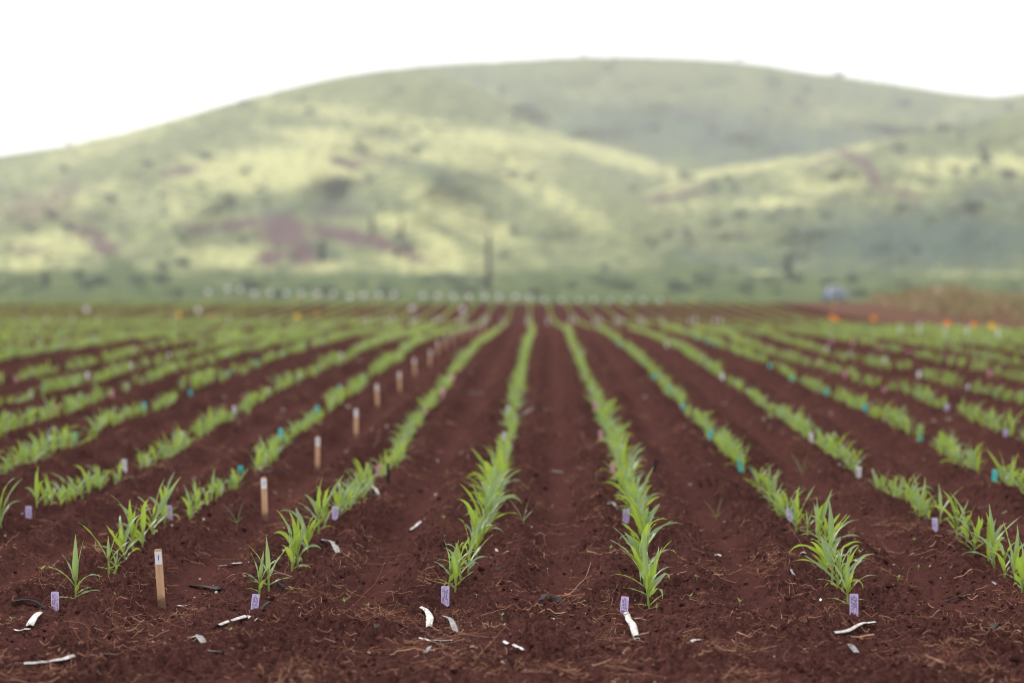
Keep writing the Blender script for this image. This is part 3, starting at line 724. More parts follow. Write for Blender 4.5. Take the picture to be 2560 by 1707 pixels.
strip('film_scrap', [(1108,1540),(1126,1556),(1141,1579)], .022, 'grey', 'twisted dark grey tape beside the curved white tape piece', CT, .015)
strip(DT, [(1049,1597),(1090,1602),(1132,1609)], .011, 'white', 'thin white strip lying below the curved white tape piece', CT)
strip(DT, [(1260,1617),(1290,1628),(1309,1643)], .014, 'white', 'slanting white strip near the bottom edge, right of the middle row', CT)
strip('film_scrap', [(1349,1506),(1370,1497),(1399,1500),(1395,1508)], .024, 'black', 'curled dark film piece in the bare track between two rows', CT, .02)
strip(DT, [(1564,1532),(1571,1560),(1580,1580),(1593,1598)], .024, 'white', 'white tape piece hanging down from the pink row purple tag', CT, .015, .8)
strip(DT, [(1025,1325),(1052,1307)], .014, 'white', 'small white strip in the soil left of the middle row', CT)
strip('film_scrap', [(1060,1637),(1076,1619)], .014, 'grey', 'small grey scrap under the thin white strip', CT)
strip(DT, [(2084,1593),(2113,1597),(2150,1572),(2186,1560)], .020, 'white', 'bent white tape piece below the rightmost near purple tag', CT, .008, .8, .007)
strip(DT, [(1722,1605),(1749,1602)], .016, 'white', 'small white chip right of the white tape at the pink row', CT)
strip('film_scrap', [(2110,1617),(2126,1624),(2142,1635)], .024, 'grey', 'crumpled grey white scrap below the bent white tape piece', CT, .02)
strip(DT, [(1998,1390),(2016,1385)], .026, 'white', 'white chip left of the front seedlings of the right teal row', CT, .01)
strip('husk_chip', [(2128,1404),(2150,1397)], .024, 'tan', 'tan husk chip right of the front seedlings of right teal row', CT, .01)
strip(DT, [(1786,1385),(1804,1394)], .018, 'white', 'torn white bit between the pink row and the teal row', CT, .008)
strip(DT, [(1969,1429),(1980,1441),(1991,1450)], .010, 'grey', 'thin slanting grey strip left of the right teal row', CT)
strip('film_scrap', [(2366,1506),(2390,1502),(2413,1498)], .018, 'black', 'dark curled scrap with a pale edge on the right side', CT, .012)
strip('film_scrap', [(2475,1588),(2490,1580),(2504,1580)], .022, 'black', 'dark scrap standing up in the bottom right soil', CT, .02)
strip(DT, [(2432,1268),(2490,1271)], .011, 'grey', 'thin pale strip on the soil behind the right white-tagged row', CT)
strip('film_scrap', [(2482,1456),(2492,1466)], .012, 'grey', 'tiny grey scrap beside the right edge seedlings', CT)
strip(DT, [(637,1200),(665,1189),(690,1190),(720,1197)], .014, 'grey', 'pale arched tape piece behind stake 2', CT, .03)
strip(DT, [(920,1213),(935,1226),(950,1240)], .012, 'white', 'slanting white stick beside the first pink tag of stake side row', CT, .01)
strip('film_scrap', [(887,1246),(920,1240),(958,1240)], .020, 'black', 'black film strip under the slanting white stick', CT, .01)
strip('film_scrap', [(805,1363),(832,1366),(846,1390)], .026, 'grey', 'bent black and white scrap right of the stake side row', CT, .015)
strip(DT, [(1743,1181),(1778,1167)], .014, 'white', 'white strip between the pink row and the first teal tag', CT)
strip(DT, [(1367,1173),(1390,1181),(1411,1183)], .012, 'grey', 'thin grey strip in the track right of the middle row', CT)
strip('film_scrap', [(1514,1262),(1530,1260),(1541,1270)], .016, 'grey', 'dull grey curled scrap left of the pink row', CT, .01)
strip(DT, [(2096,1166),(2120,1168)], .013, 'white', 'white strip lying left of the first right white tag', CT)
strip(DT, [(2105,1176),(2134,1178)], .011, 'grey', 'grey strip lying just below the white strip by the white tag', CT)
strip(DT, [(1170,984),(1214,981)], .020, 'grey', 'long grey strip lying between stake side row and middle row', CT)
strip(DT, [(1307,1039),(1334,1024)], .018, 'grey', 'slanting pale strip right of the middle row at mid distance', CT)
strip(DT, [(2357,1056),(2381,1044)], .024, 'white', 'white tape piece near the outer purple tag on the right', CT, .01)
strip(DT, [(122,1068),(142,1068)], .022, 'grey', 'grey scrap above the first teal tag of the left teal row', CT)
strip(DT, [(212,1100),(228,1092)], .02, 'grey', 'grey scrap right of the first teal tag on the left', CT)
for px0, px1, ya, yb, lab in ((970,970,1210,1157,'black plastic strip standing upright beside the stake side row'),(1634,1640,1180,1144,'black film piece standing upright right of the pink row')):
    x, y = hit(px0, ya); hgt = (ya-yb)/F*y
    m = MB(); rings = []
    for i in range(7):
        t = i/6; zz = -.02+t*(hgt+.02); w = .011*(1-.25*t); ox = (px1-px0)/F*y*t
        rings.append([(ox-w,.003,zz),(ox,-.004,zz),(ox+w,.002,zz),(ox,.006,zz)])
    m.loft(rings, 0, True); o = m.build('film_scrap', M['tape_black'], None, False, (x,y,g1(x,y))); tag(o, lab, CT, 'plastic scraps littering the soil')
BITS = [(1612,1001),(1789,986),(1811,1010),(2042,1032),(2077,1035),(1909,1054),(1721,967),(1362,1026),(707,1026),(607,989),(966,1068),(1053,930),(1590,1124),(1726,1213),(2488,1226),(1154,1134),(500,1450),(541,1488),(197,1243),(13,1345),(510,1300),(1063,1299),(430,1314),(950,930),(560,993),(1450,965),(1600,870),(1690,930),(2040,985),(2300,1300)]
sol = []
for i in range(3):
    m = MB(); rb = random.Random(i); rings = []
    for zz, rr in ((-.004,.7),(.003,1.),(.008,.55)):
        rings.append([(rr*.011*math.cos(2*math.pi*j/7)*rb.uniform(.7,1.4), rr*.008*math.sin(2*math.pi*j/7)*rb.uniform(.7,1.3), zz) for j in range(7)])
    m.loft(rings, 0, True); sol.append(m.mesh('plastic_bit', M['tape_white'], True))
for i, (px, py) in enumerate(BITS):
    x, y = hit(px, py); o = mobj('plastic_bit', sol[i%3], None, (x,y,g1(x,y)+.003)); o.rotation_euler.z = rgt.random()*6; s_ = rgt.uniform(.8,1.3)*(1.35 if y > 14 else .75); o.scale = (s_,s_,s_)
    tag(o, 'tiny white plastic bit lying loose on the red soil', 'plastic bit', 'tiny white plastic bits on the soil')

# ---------------------------------------------------------------- weeds
def weed_broad(seed):
    rw = random.Random(seed); h = rw.uniform(.012,.022)
    V, Fq, t = stem_geo(h, .0011, 5); st = np_mesh('stem', V, Fq, M['leaf'], True, {'tint': np.stack([t*0+.3,t*0+.4,t*0],-1)})
    acc = []; a0 = rw.random()*6
    for i in range(rw.choice((3,4,5))):
        V, Fq, t = leaf_geo(a0+i*2.2, rw.uniform(.7,1.2), rw.uniform(.2,.7), rw.uniform(.014,.024), rw.uniform(.006,.009), h*rw.uniform(.8,1), .001, rw.uniform(-.4,.4), 7, 2)
        acc.append((V, Fq, np.stack([t*.6+.3, np.full(len(t), rw.uniform(.45,.9)), t*0], -1)))
    V, Fq, a = merge(acc); return st, np_mesh('leaves', V, Fq, M['leaf'], True, {'tint': a})
def weed_grass(seed):
    rw = random.Random(seed); acc = []
    V, Fq, t = stem_geo(.03, .0014, 5); st = np_mesh('stem', V, Fq, M['leaf'], True, {'tint': np.stack([t*0+.3,t*0+.4,t*0],-1)})
    for az, th, L in ((170,30,.13),(10,12,.12),(185,62,.05),(-10,40,.06)):
        V, Fq, t = leaf_geo(R(az+rw.uniform(-20,20)), R(th), rw.uniform(.1,.5), L*rw.uniform(.8,1.1), .006, .02, .001, rw.uniform(-.5,.5), 8, 2)
        acc.append((V, Fq, np.stack([t*.6+.3, np.full(len(t), rw.uniform(.2,.7)), t*0], -1)))
    V, Fq, a = merge(acc); return st, np_mesh('leaves', V, Fq, M['leaf'], True, {'tint': a})
WB = [weed_broad(i) for i in range(5)]; WG = [weed_grass(i) for i in range(3)]
WEEDS = [(1742,1450,0),(1726,1505,0),(2296,1428,0),(2245,1455,0),(2417,1575,0),(1791,1302,1),(2285,1350,0),(1309,1316,1),(1110,1303,0),(1269,1308,0),(1526,1375,0),(1553,1480,0),(1255,1548,0),(861,1508,0),(917,1518,0),(1641,1527,0),(1191,1492,0),
 (593,1320,1),(253,1226,0),(730,1468,0),(788,1460,0),(29,1552,0),(105,1430,0),(575,1582,0),(285,1440,0),(249,1447,0),(289,1492,0),(1850,1520,0),(1380,1270,0),(1516,930,1),(1400,1090,0),(2005,1190,1),(1180,935,1),(2150,1390,0),(920,1300,0)]
for i, (px, py, g) in enumerate(WEEDS):
    x, y = hit(px, py); st, lv = (WG if g else WB)[i%(3 if g else 5)]
    e = empty('weed_seedling', (x,y,g1(x,y)-.002), rgt.uniform(-.5,.5) if g else rgt.random()*6.28, rgt.uniform(.8,1.15)); mobj('stem', st, e); mobj('leaves', lv, e)
    tag(e, 'thin grassy weed with narrow upright blades growing between the rows' if g else 'tiny broad-leaved weed seedling growing on the bare red soil', 'weed', 'grassy weeds between the rows' if g else 'tiny weed seedlings on the soil')

# ---------------------------------------------------------------- straw, clods and chips: nobody could count them
def scatter_xy(n, y0, y1, power=1.6, seed=0, clump=None):
    rs = np.random.default_rng(seed); out = []
    while sum(len(o) for o in out) < n:
        u = rs.random(n*3); y = y0*(y1/y0)**(u**power); x = (rs.random(n*3)*2-1)*(.235*y+.4)
        if clump is not None: keep = rs.random(n*3) < clump(x, y); x, y = x[keep], y[keep]
        out.append(np.stack([x,y],-1))
    return np.concatenate(out)[:n]
def straw():
    rs = np.random.default_rng(9)
    def clump(x, y):
        a = tracks(x, y); inf = sstep(9,10,y)
        c = sstep(.02,.42,perlin(x*2.3,y*1.6,51)+.35*perlin(x*7,y*5,52)); c = .10+.95*c
        head = (1-inf)*1.15
        return np.clip(c*(inf*(1-.85*sstep(.37,.46,a))*(1-.6*np.exp(-(a/.1)**2))+head)+.02, 0, 1)
    P = scatter_xy(21000, 6.8, 34, 1.05, 91, clump)
    n = len(P); L = rs.lognormal(math.log(.048), .62, n); L = np.clip(L, .012, .26)
    ns = 6; ang = rs.normal(0, .95, n)+np.where(rs.random(n) < .5, 0, math.pi); curv = rs.normal(0, 1.0, n)
    t = np.linspace(0, 1, ns+1)
    hx = np.zeros((n,ns+1)); hy = hx.copy()
    kink = rs.normal(0,.35,(n,ns))
    a = ang[:,None]+curv[:,None]*t[None,:-1]+np.cumsum(kink,1)
    hx[:,1:] = np.cumsum(np.cos(a),1)*L[:,None]/ns; hy[:,1:] = np.cumsum(np.sin(a),1)*L[:,None]/ns
    hx -= hx.mean(1)[:,None]; hy -= hy.mean(1)[:,None]
    X = P[:,:1]+hx; Y = P[:,1:]+hy
    lift = np.abs(rs.normal(0,.008,n))[:,None]+rs.normal(0,.006,(n,1))*(t-.5)*4
    up = (rs.random(n) < .10)[:,None]*np.maximum(0,t-.2)*L[:,None]*rs.uniform(.3,1.1,n)[:,None]
    Z = gz(X.ravel(), Y.ravel()).reshape(X.shape); Z = .45*Z+.55*Z.mean(1)[:,None]+np.abs(lift)+up+.001
    rad = np.clip(rs.lognormal(math.log(.00110),.45,n),.0005,.0036)
    rad = rad[:,None]*(1-.5*t[None,:])
    V = np.zeros((n,ns+1,3,3))
    d = np.arctan2(np.gradient(Y,axis=1), np.gradient(X,axis=1))
    for j, q in enumerate((90, 210, 330)):
        c, s = math.cos(R(q)), math.sin(R(q))
        V[:,:,j,0] = X-np.sin(d)*rad*c; V[:,:,j,1] = Y+np.cos(d)*rad*c; V[:,:,j,2] = Z+rad*s
    base = (np.arange(n)*(ns+1)*3)[:,None,None]; i = (np.arange(ns)*3)[None,:,None]; j = np.arange(3)[None,None,:]; j2 = (j+1)%3
    Fq = np.stack([base+i+j, base+i+j2, base+i+3+j2, base+i+3+j], -1).reshape(-1,4)
    tone = np.clip(rs.normal(.50,.28,n),0,1)
    tint = np.repeat(tone,(ns+1)*3)[:,None]*np.ones((1,3))
    tag(mobj('straw_litter', np_mesh('straw_litter', V.reshape(-1,3), Fq, M['straw'], True, {'tint': tint})), 'tangled brown roots and straw scattered over the soil', 'litter', None, 'stuff')
straw()
def clods():
    rs = np.random.default_rng(19)
    def clump(x, y):
        a = tracks(x, y); return np.clip((.25+.75*sstep(-.1,.4,perlin(x*3,y*2,61)))*(1-.8*sstep(9,10,y)*sstep(.36,.46,a)), 0, 1)
    P = scatter_xy(42000, 6.8, 30, 1.0, 92, clump); n = len(P)
    ico = []
    ph = (1+5**.5)/2
    base = np.array([(-1,ph,0),(1,ph,0),(-1,-ph,0),(1,-ph,0),(0,-1,ph),(0,1,ph),(0,-1,-ph),(0,1,-ph),(ph,0,-1),(ph,0,1),(-ph,0,-1),(-ph,0,1)])/math.hypot(1,ph)
    fc = np.array([(0,11,5),(0,5,1),(0,1,7),(0,7,10),(0,10,11),(1,5,9),(5,11,4),(11,10,2),(10,7,6),(7,1,8),(3,9,4),(3,4,2),(3,2,6),(3,6,8),(3,8,9),(4,9,5),(2,4,11),(6,2,10),(8,6,7),(9,8,1)])
    s = np.clip(rs.lognormal(math.log(.0040),.55,n),.0016,.018)
    V = base[None]*s[:,None,None]*rs.uniform(.6,1.35,(n,12,1))*np.array([1,1,.75])
    an = rs.random(n)*6.28; c, q = np.cos(an)[:,None], np.sin(an)[:,None]
    V = np.stack([V[...,0]*c-V[...,1]*q, V[...,0]*q+V[...,1]*c, V[...,2]],-1)
    V += np.stack([P[:,0],P[:,1],gz(P[:,0],P[:,1])+s*.25],-1)[:,None,:]
    Fq = (fc[None]+(np.arange(n)*12)[:,None,None]).reshape(-1,3)
    tint = np.repeat(np.clip(rs.normal(.5,.22,n),0,1),12)[:,None]*np.ones((1,3))
    tag(mobj('soil_clods', np_mesh('soil_clods', V.reshape(-1,3), Fq, M['clod'], False, {'tint': tint})), 'small crumbs and clods of red soil', 'soil', None, 'stuff')
clods()
def chips():
    rs = np.random.default_rng(29); P = scatter_xy(8500, 6.8, 48, .9, 93, lambda x, y: .4+.6*sstep(-.2,.4,perlin(x*3,y*2,71))); n = len(P)
    t = np.linspace(0,2*math.pi,6,endpoint=False)
    r = (np.clip(rs.lognormal(math.log(.0042),.6,n),.0016,.015)*(1+.9*sstep(12,22,P[:,1])))[:,None]*rs.uniform(.5,1.3,(n,6)); as_ = rs.uniform(.25,.9,n)[:,None]
    an = rs.random(n)[:,None]*6.28; x = np.cos(t)*r; y = np.sin(t)*r*as_
    tilt = rs.normal(0,.45,n)[:,None]; z = x*np.sin(tilt)+np.abs(y)*.3
    V = np.stack([x*np.cos(an)-y*np.sin(an)+P[:,:1], x*np.sin(an)+y*np.cos(an)+P[:,1:], z+gz(P[:,0],P[:,1])[:,None]+.003],-1)
    V2 = V.copy(); V2[...,2] -= .0012
    VV = np.concatenate([V,V2],1).reshape(-1,3); b = (np.arange(n)*12)[:,None]
    top = b+np.arange(6)[None]; bot = b+np.arange(11,5,-1)[None]
    j = np.arange(6); sd = np.stack([j, (j+1)%6, 6+(j+1)%6, 6+j],-1)[None]+b[:,:,None]; sd = sd[..., ::-1]
    tone = np.where(rs.random(n)<.12, rs.uniform(.85,1,n), rs.uniform(0,.78,n))
    tint = np.repeat(tone,12)[:,None]*np.ones((1,3))
    tag(mobj('litter_chips', np_mesh('litter_chips', VV, [top, bot, sd.reshape(-1,4)], M['chip'], False, {'tint': tint})), 'small pale and dark chips of husk and film on the soil', 'litter', None, 'stuff')
chips()
def berm_grass():
    rs = np.random.default_rng(39); n = 16000
    Y = rs.uniform(58,128,n); X = 18.+rs.normal(-.6,2.4,n); b = berm(X, Y)
    keep = (b > .08)&(rs.random(n) < .45+sstep(-.1,.4,perlin(X*.5,Y*.25,81))); X, Y = X[keep], Y[keep]; n = len(X)
    Z = gz(X, Y); acc = []
    h = rs.uniform(.12,.5,n)*(1+.8*np.clip(perlin(Y*.3,X*.2,82),0,1)); an = rs.random(n)*6.28; le = rs.normal(0,.25,(n,2)); w = .012+.02*rs.random(n)
    V = np.zeros((n,5,3)); dx, dy = np.cos(an)*w, np.sin(an)*w
    for i, (f, s) in enumerate(((0,-1),(0,1),(.6,1),(.6,-1),(1,0))):
        V[:,i,0] = X+dx*s*(1-.5*f)+le[:,0]*h*f*f*2; V[:,i,1] = Y+dy*s*(1-.5*f)+le[:,1]*h*f*f*2; V[:,i,2] = Z+h*f-.02
    bs = (np.arange(n)*5)[:,None]
    tint = np.repeat(np.clip(rs.normal(.55,.3,n),0,1),5)[:,None]*np.ones((1,3))
    tag(mobj('dry_grass', np_mesh('dry_grass', V.reshape(-1,3), [bs+np.array([[0,1,2,3]]), bs+np.array([[3,2,4]])], M['drygrass'], True, {'tint': tint})), 'dry brown and green grass on the earth bank at the right', 'grass', None, 'stuff')
berm_grass()

# ---------------------------------------------------------------- hills: three ridges at their own distances
S = 2560/2352.
HILLS = {
 'left':  dict(x=[-700,-300,0,150,300,450,600,750,850,960,1040,1110,1180,1240,1310,1400,1540,1600,1700,1800,2000], y=[470,410,357,335,300,258,217,182,168,162,175,212,262,296,318,340,378,402,440,500,560], yf=662, d0=505, d1=1350, s=1),
 'back':  dict(x=[200,400,600,750,850,1000,1150,1340,1500,1650,1750,1850,2000,2150,2260,2352,2600,3100], y=[330,290,222,181,163,148,140,130,131,138,148,166,185,208,224,214,180,170], yf=520, d0=1150, d1=1800, s=2),
 'right': dict(x=[900,1050,1200,1300,1400,1500,1600,1750,1900,2050,2150,2250,2352,2500,3100], y=[640,600,538,502,462,424,394,372,348,318,297,276,256,228,160], yf=662, d0=500, d1=1150, s=3)}
def blobs(x, y, lst):
    o = np.zeros_like(x)
    for cx, cy, rx, ry, an, a in lst:
        c, s = math.cos(R(an)), math.sin(R(an)); dx, dy = x-cx, y-cy
        u = (dx*c+dy*s)/rx; v = (-dx*s+dy*c)/ry; o = np.maximum(o, a*np.exp(-(u*u+v*v)**1.4*.7))
    return o
SUN_DRY = {'left':[(640,385,190,42,-4,1.1),(560,420,90,20,0,.9),(820,325,190,20,6,.9),(1150,325,170,20,5,1.15),(1400,356,170,17,18,1.1),(1080,360,190,26,8,.75),(300,300,260,30,-22,.45),(850,270,230,18,8,.6),(140,560,120,28,0,.7),(520,590,90,22,0,.7),(980,600,90,28,0,.75),(1060,500,130,30,25,.7),(990,545,110,18,28,.75),(930,510,60,20,0,.7),(180,455,160,30,-10,.4),(400,480,150,30,0,.45),(60,600,100,20,0,.6),(1250,440,160,30,30,.5),(740,610,60,15,0,.6)],  # pale patches: sunlight on the slopes painted in as dry-grass colour
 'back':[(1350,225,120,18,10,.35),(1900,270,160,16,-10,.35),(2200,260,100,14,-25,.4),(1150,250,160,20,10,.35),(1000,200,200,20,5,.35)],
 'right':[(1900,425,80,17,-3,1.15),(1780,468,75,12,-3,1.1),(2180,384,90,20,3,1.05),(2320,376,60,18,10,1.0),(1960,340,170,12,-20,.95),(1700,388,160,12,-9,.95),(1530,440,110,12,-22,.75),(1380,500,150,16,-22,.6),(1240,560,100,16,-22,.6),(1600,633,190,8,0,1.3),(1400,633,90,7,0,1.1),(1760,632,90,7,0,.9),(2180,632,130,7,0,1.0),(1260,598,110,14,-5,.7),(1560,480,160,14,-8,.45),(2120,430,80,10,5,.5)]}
BARE_SHADE = {'left':[(650,530,60,38,10,1.1),(700,585,28,36,80,1.0),(620,590,18,40,80,.9),(550,516,60,13,-8,1.0),(455,527,40,9,0,.9),(810,545,130,18,12,1.0),(215,545,75,18,28,.8),(85,480,90,36,0,.6),(790,374,42,11,18,1.0),(420,392,45,9,-8,.9),(930,578,60,14,30,.8),(780,488,70,8,0,.8),(60,575,60,8,0,.7),(240,570,40,14,20,.9),(1010,600,30,8,0,.5),(150,440,60,22,-20,.5),(870,370,60,8,5,.6)],
 'back':[(1600,262,90,18,12,.55),(1480,190,140,22,5,.35),(1420,250,60,14,0,.4),(1800,230,120,20,8,.3)],
 'right':[(1965,366,46,11,28,1.0),(2000,400,50,14,60,.85),(1475,468,95,9,-22,.9),(1585,445,70,7,-12,.8),(1890,372,60,8,-20,.7),(1690,540,120,14,0,.35),(2060,440,90,20,30,.5),(1570,540,40,10,0,.5),(2280,440,120,16,0,.4)]}  # thin slanting strips on its left flank paint a shadow line, the rest bare earth
BUSH = {'left':[(1010,410,120,22,25,.45),(800,470,150,18,0,.5),(560,480,160,22,0,.45),(350,490,90,26,0,.4),(900,640,240,14,0,.6),(200,640,240,14,0,.5),(620,290,140,18,-8,.35),(760,580,50,30,0,.45),(930,330,90,14,10,.45)],
 'back':[(1650,310,420,60,6,.55),(1200,200,200,30,10,.3),(2000,230,200,24,10,.3)],
 'right':[(2150,555,380,75,0,.80),(1700,600,320,30,0,.55),(2300,470,160,50,0,.5),(1800,500,160,26,0,.4),(2000,620,340,20,0,.55),(2200,300,140,40,-20,.35),(1300,620,160,12,0,.5)]}
def build_hill(nm):
    h = HILLS[nm]; nx, ns_ = 520, 230
    xs = np.linspace(h['x'][0], h['x'][-1], nx)
    yc = np.interp(xs, h['x'], h['y']); ker = np.hanning(25); ker /= ker.sum(); yc = np.convolve(np.pad(yc,12,'edge'), ker, 'valid')
    yc = yc+1.6*perlin(xs/38., xs*0+.5, 90+h['s'])+1.1*perlin(xs/13., xs*0+.5, 95)
    s = np.linspace(0, 1, ns_)
    x = np.repeat(xs[None,:], ns_, 0); q = np.repeat(s[:,None], nx, 1)
    y = h['yf']+(yc[None,:]-h['yf'])*q**.92
    env = np.sin(math.pi*np.clip(q,0,1))
    dist = h['d0']+(h['d1']-h['d0'])*q+env*120*perlin(x/170.,q*3.,100+h['s'])+env*30*perlin(x/75.,q*9.,110+h['s'])
    y = y+env*5*perlin(x/60.,y/26.,120)
    dry = blobs(x,y,SUN_DRY[nm])*(.86+1.0*perlin(x/26.,y/9.,137))+.20*perlin(x/45.,y/12.,130)+.30*perlin(x/17.,y/6.,134)+.22*perlin(x/9.,y/4.,136)+(.17 if nm == 'left' else .10 if nm == 'right' else .0); bare = blobs(x,y,BARE_SHADE[nm])*(.98+.7*perlin(x/15.,y/8.,138))+.16*perlin(x/30.,y/14.,131)+.20*perlin(x/11.,y/6.,135)+.12*perlin(x/60.,y/22.,139)-.03  # dry: dry grass plus painted sun patches; bare: earth plus painted shadow line
    bush = blobs(x,y,BUSH[nm])+.50*perlin(x/13.,y/6.,132)+.24*perlin(x/40.,y/20.,133)+(-.03 if nm != 'back' else .10)
    u = (x*S-1280)/F; v = (853.5-y*S)/F; den = math.cos(PITCH)+v*math.sin(PITCH); dz = (-math.sin(PITCH)+v*math.cos(PITCH))/den
    Y = dist; X = u/den*Y; Z = HC+dz*Y
    # the far side of the ridge falls away again
    back = []
    for i, (f, drop) in enumerate(((1.03,.03),(1.10,.16),(1.22,.42),(1.4,.85))):
        back.append((X[-1]*f, Y[-1]*f, Z[-1]*(1-drop)-2*i))
    X = np.vstack([X]+[b[0] for b in back]); Y = np.vstack([Y]+[b[1] for b in back]); Z = np.vstack([Z]+[b[2] for b in back])
    cov = np.stack([dry,bare,bush],-1); cov = np.concatenate([cov]+[cov[-1:]]*4, 0)  # dry and bare also carry the painted sun patches and shadow line
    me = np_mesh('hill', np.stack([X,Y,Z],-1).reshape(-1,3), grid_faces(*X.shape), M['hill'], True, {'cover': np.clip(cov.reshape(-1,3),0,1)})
    lab = {'left':'sunlit grassy hill spur on the left','back':'blue-green main hill behind','right':'green hill spur on the right'}[nm]
    tag(mobj('hill', me), lab, None, None, 'structure')
    return xs, yc, h
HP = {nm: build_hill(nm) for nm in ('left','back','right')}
def hill_point(nm, x, y):
    """3-D point on a hill seen at photo position (x, y) in 2352-wide pixels"""
    xs, yc, h = HP[nm]; c = np.interp(x, xs, yc); q = np.clip((y-h['yf'])/(c-h['yf']), 0, 1)**(1/.92)
    env = math.sin(math.pi*q)
    d = h['d0']+(h['d1']-h['d0'])*q+env*120*float(perlin(np.array([x/170.]),np.array([q*3.]),100+h['s'])[0])+env*30*float(perlin(np.array([x/75.]),np.array([q*9.]),110+h['s'])[0])
    ux, dz = ray(x*S, y*S); return ux*d, d, HC+dz*d

# ---------------------------------------------------------------- trees and shrubs: trunk and a crown of many leaf clumps
def crown_mesh(seed, lobes, n, size):
    rs = np.random.default_rng(seed); acc = []
    per = max(1, n//len(lobes))
    for cx, cy, cz, rx, rz in lobes:
        d = rs.normal(0,1,(per,3)); d /= np.linalg.norm(d,axis=1)[:,None]; r = rs.random(per)**.4
        c = np.stack([cx+d[:,0]*r*rx, cy+d[:,1]*r*rx, cz+d[:,2]*r*rz],-1)
        a = rs.normal(0,1,(per,3)); a /= np.linalg.norm(a,axis=1)[:,None]; b = np.cross(a, rs.normal(0,1,(per,3))); b /= np.linalg.norm(b,axis=1)[:,None]
        w = size*rs.uniform(.5,1.3,per)[:,None]
        V = np.stack([c-a*w, c-b*w*.6, c+a*w, c+b*w*.6],1).reshape(-1,3)
        tn = np.repeat(np.clip(rs.normal(.5,.25)+rs.normal(0,.2,per),0,1),4)[:,None]*np.ones((1,3))
        acc.append((V, np.arange(per*4).reshape(-1,4), tn))
    V, Fq, a = merge(acc); return np_mesh('crown', V, Fq, M['crown'], False, {'tint': a})
def trunk_mesh(h, r):
    m = MB(); m.tube([(0,0,-.5),(0,0,h*.3),(.02*h,0,h*.7),(0,.01*h,h)], [r*1.2,r,r*.75,r*.4], 7)
    for a in (0,2.1,4.2): m.tube([(0,0,h*.55),(math.cos(a)*h*.16,math.sin(a)*h*.16,h*.75),(math.cos(a)*h*.24,math.sin(a)*h*.24,h*.95)], [r*.45,r*.3,r*.12], 5)
    return m.mesh('trunk', M['bark'])
shr = []
for i in range(5):
    rs = random.Random(i+40)
    lobes = [(rs.uniform(-.45,.45), rs.uniform(-.4,.4), rs.uniform(.35,.75), rs.uniform(.3,.5), rs.uniform(.25,.4)) for _ in range(6)]
    shr.append((trunk_mesh(.6,.06), crown_mesh(i, lobes, 130, .16)))
rgs = random.Random(12)
SHR = {'left':[(330,470),(370,480),(250,455),(470,455),(690,235),(915,215),(930,410),(1010,420),(800,290),(880,300),(740,260),(420,255),(560,250),(610,470),(700,480),(880,480),(500,490),(60,520),(120,500),(160,530),(300,545),(420,555),(560,560),(1060,410),(1220,410),(960,355),(1450,390),(1330,370),(860,455),(1120,560),(1160,590),(40,450),(240,590),(420,610),(640,640),(760,600),(820,430),(340,380),(150,395),(520,330),(600,440)],
 'back':[(905,210),(1090,230),(1340,128),(1250,235),(1480,185),(1700,138),(1930,176),(2000,182),(1410,132),(1150,250),(1850,215),(1560,205),(1760,260),(2080,245),(820,250),(960,240),(1640,300),(1500,300)],
 'right':[(2390,430),(2250,345),(2310,400),(2200,395),(2140,430),(1950,480),(1980,480),(2080,480),(1900,500),(2240,500),(2330,520),(2120,520),(2010,540),(1820,540),(1700,500),(1640,520),(1540,560),(1720,590),(1850,600),(2050,600),(2200,600),(2300,620),(1460,590),(1380,610),(2170,300),(2260,290),(2060,350),(1610,480),(1760,430),(2000,450),(2280,560),(2100,590)]}
REG = {'left':'left spur','back':'main hill behind','right':'right spur'}
for nm, lst in SHR.items():
    lst = list(lst)
    for _ in range({'left':130,'back':40,'right':130}[nm]):
        x = rgs.uniform(-20,2370); xs, yc, h = HP[nm]
        c = float(np.interp(x, xs, yc)); y = rgs.uniform(c+8, 650)
        if nm == 'left' and x > 1500 or nm == 'right' and x < 1200: continue
        if nm == 'back' and (x < 850 or y > 330): continue
        lst.append((x, y))
    for x, y in lst:
        p = hill_point(nm, x, y); sz = rgs.choice((8,11,14,18,24))*rgs.uniform(.8,1.2)*S/F*p[1]*.8
        tm, cm = shr[rgs.randrange(5)]
        e = empty('hill_shrub', (p[0],p[1],p[2]-.12*sz), rgs.random()*6.28, sz); e.scale = (sz*rgs.uniform(1,1.6), sz*1.2, sz)
        mobj('trunk', tm, e); mobj('crown', cm, e)
        tag(e, f"dark green shrub dotting the grassy slope of the {REG[nm]}", 'shrub', f"shrubs on the {REG[nm]}")
for i in range(70):
    px = rgs.uniform(-20,2580); d = rgs.uniform(330,490); X = ray(px,720)[0]*d; Z = g1(X, d); sz = rgs.uniform(14,42)/F*d*.75
    tm, cm = shr[rgs.randrange(5)]
    e = empty('plain_bush', (X, d, Z-.1*sz), rgs.random()*6.28, sz); e.scale = (sz*rgs.uniform(1.1,2.2), sz*1.3, sz*.8)
    mobj('trunk', tm, e); mobj('crown', cm, e)
    tag(e, 'low green bush on the grass plain at the foot of the hills', 'bush', 'low bushes on the plain')
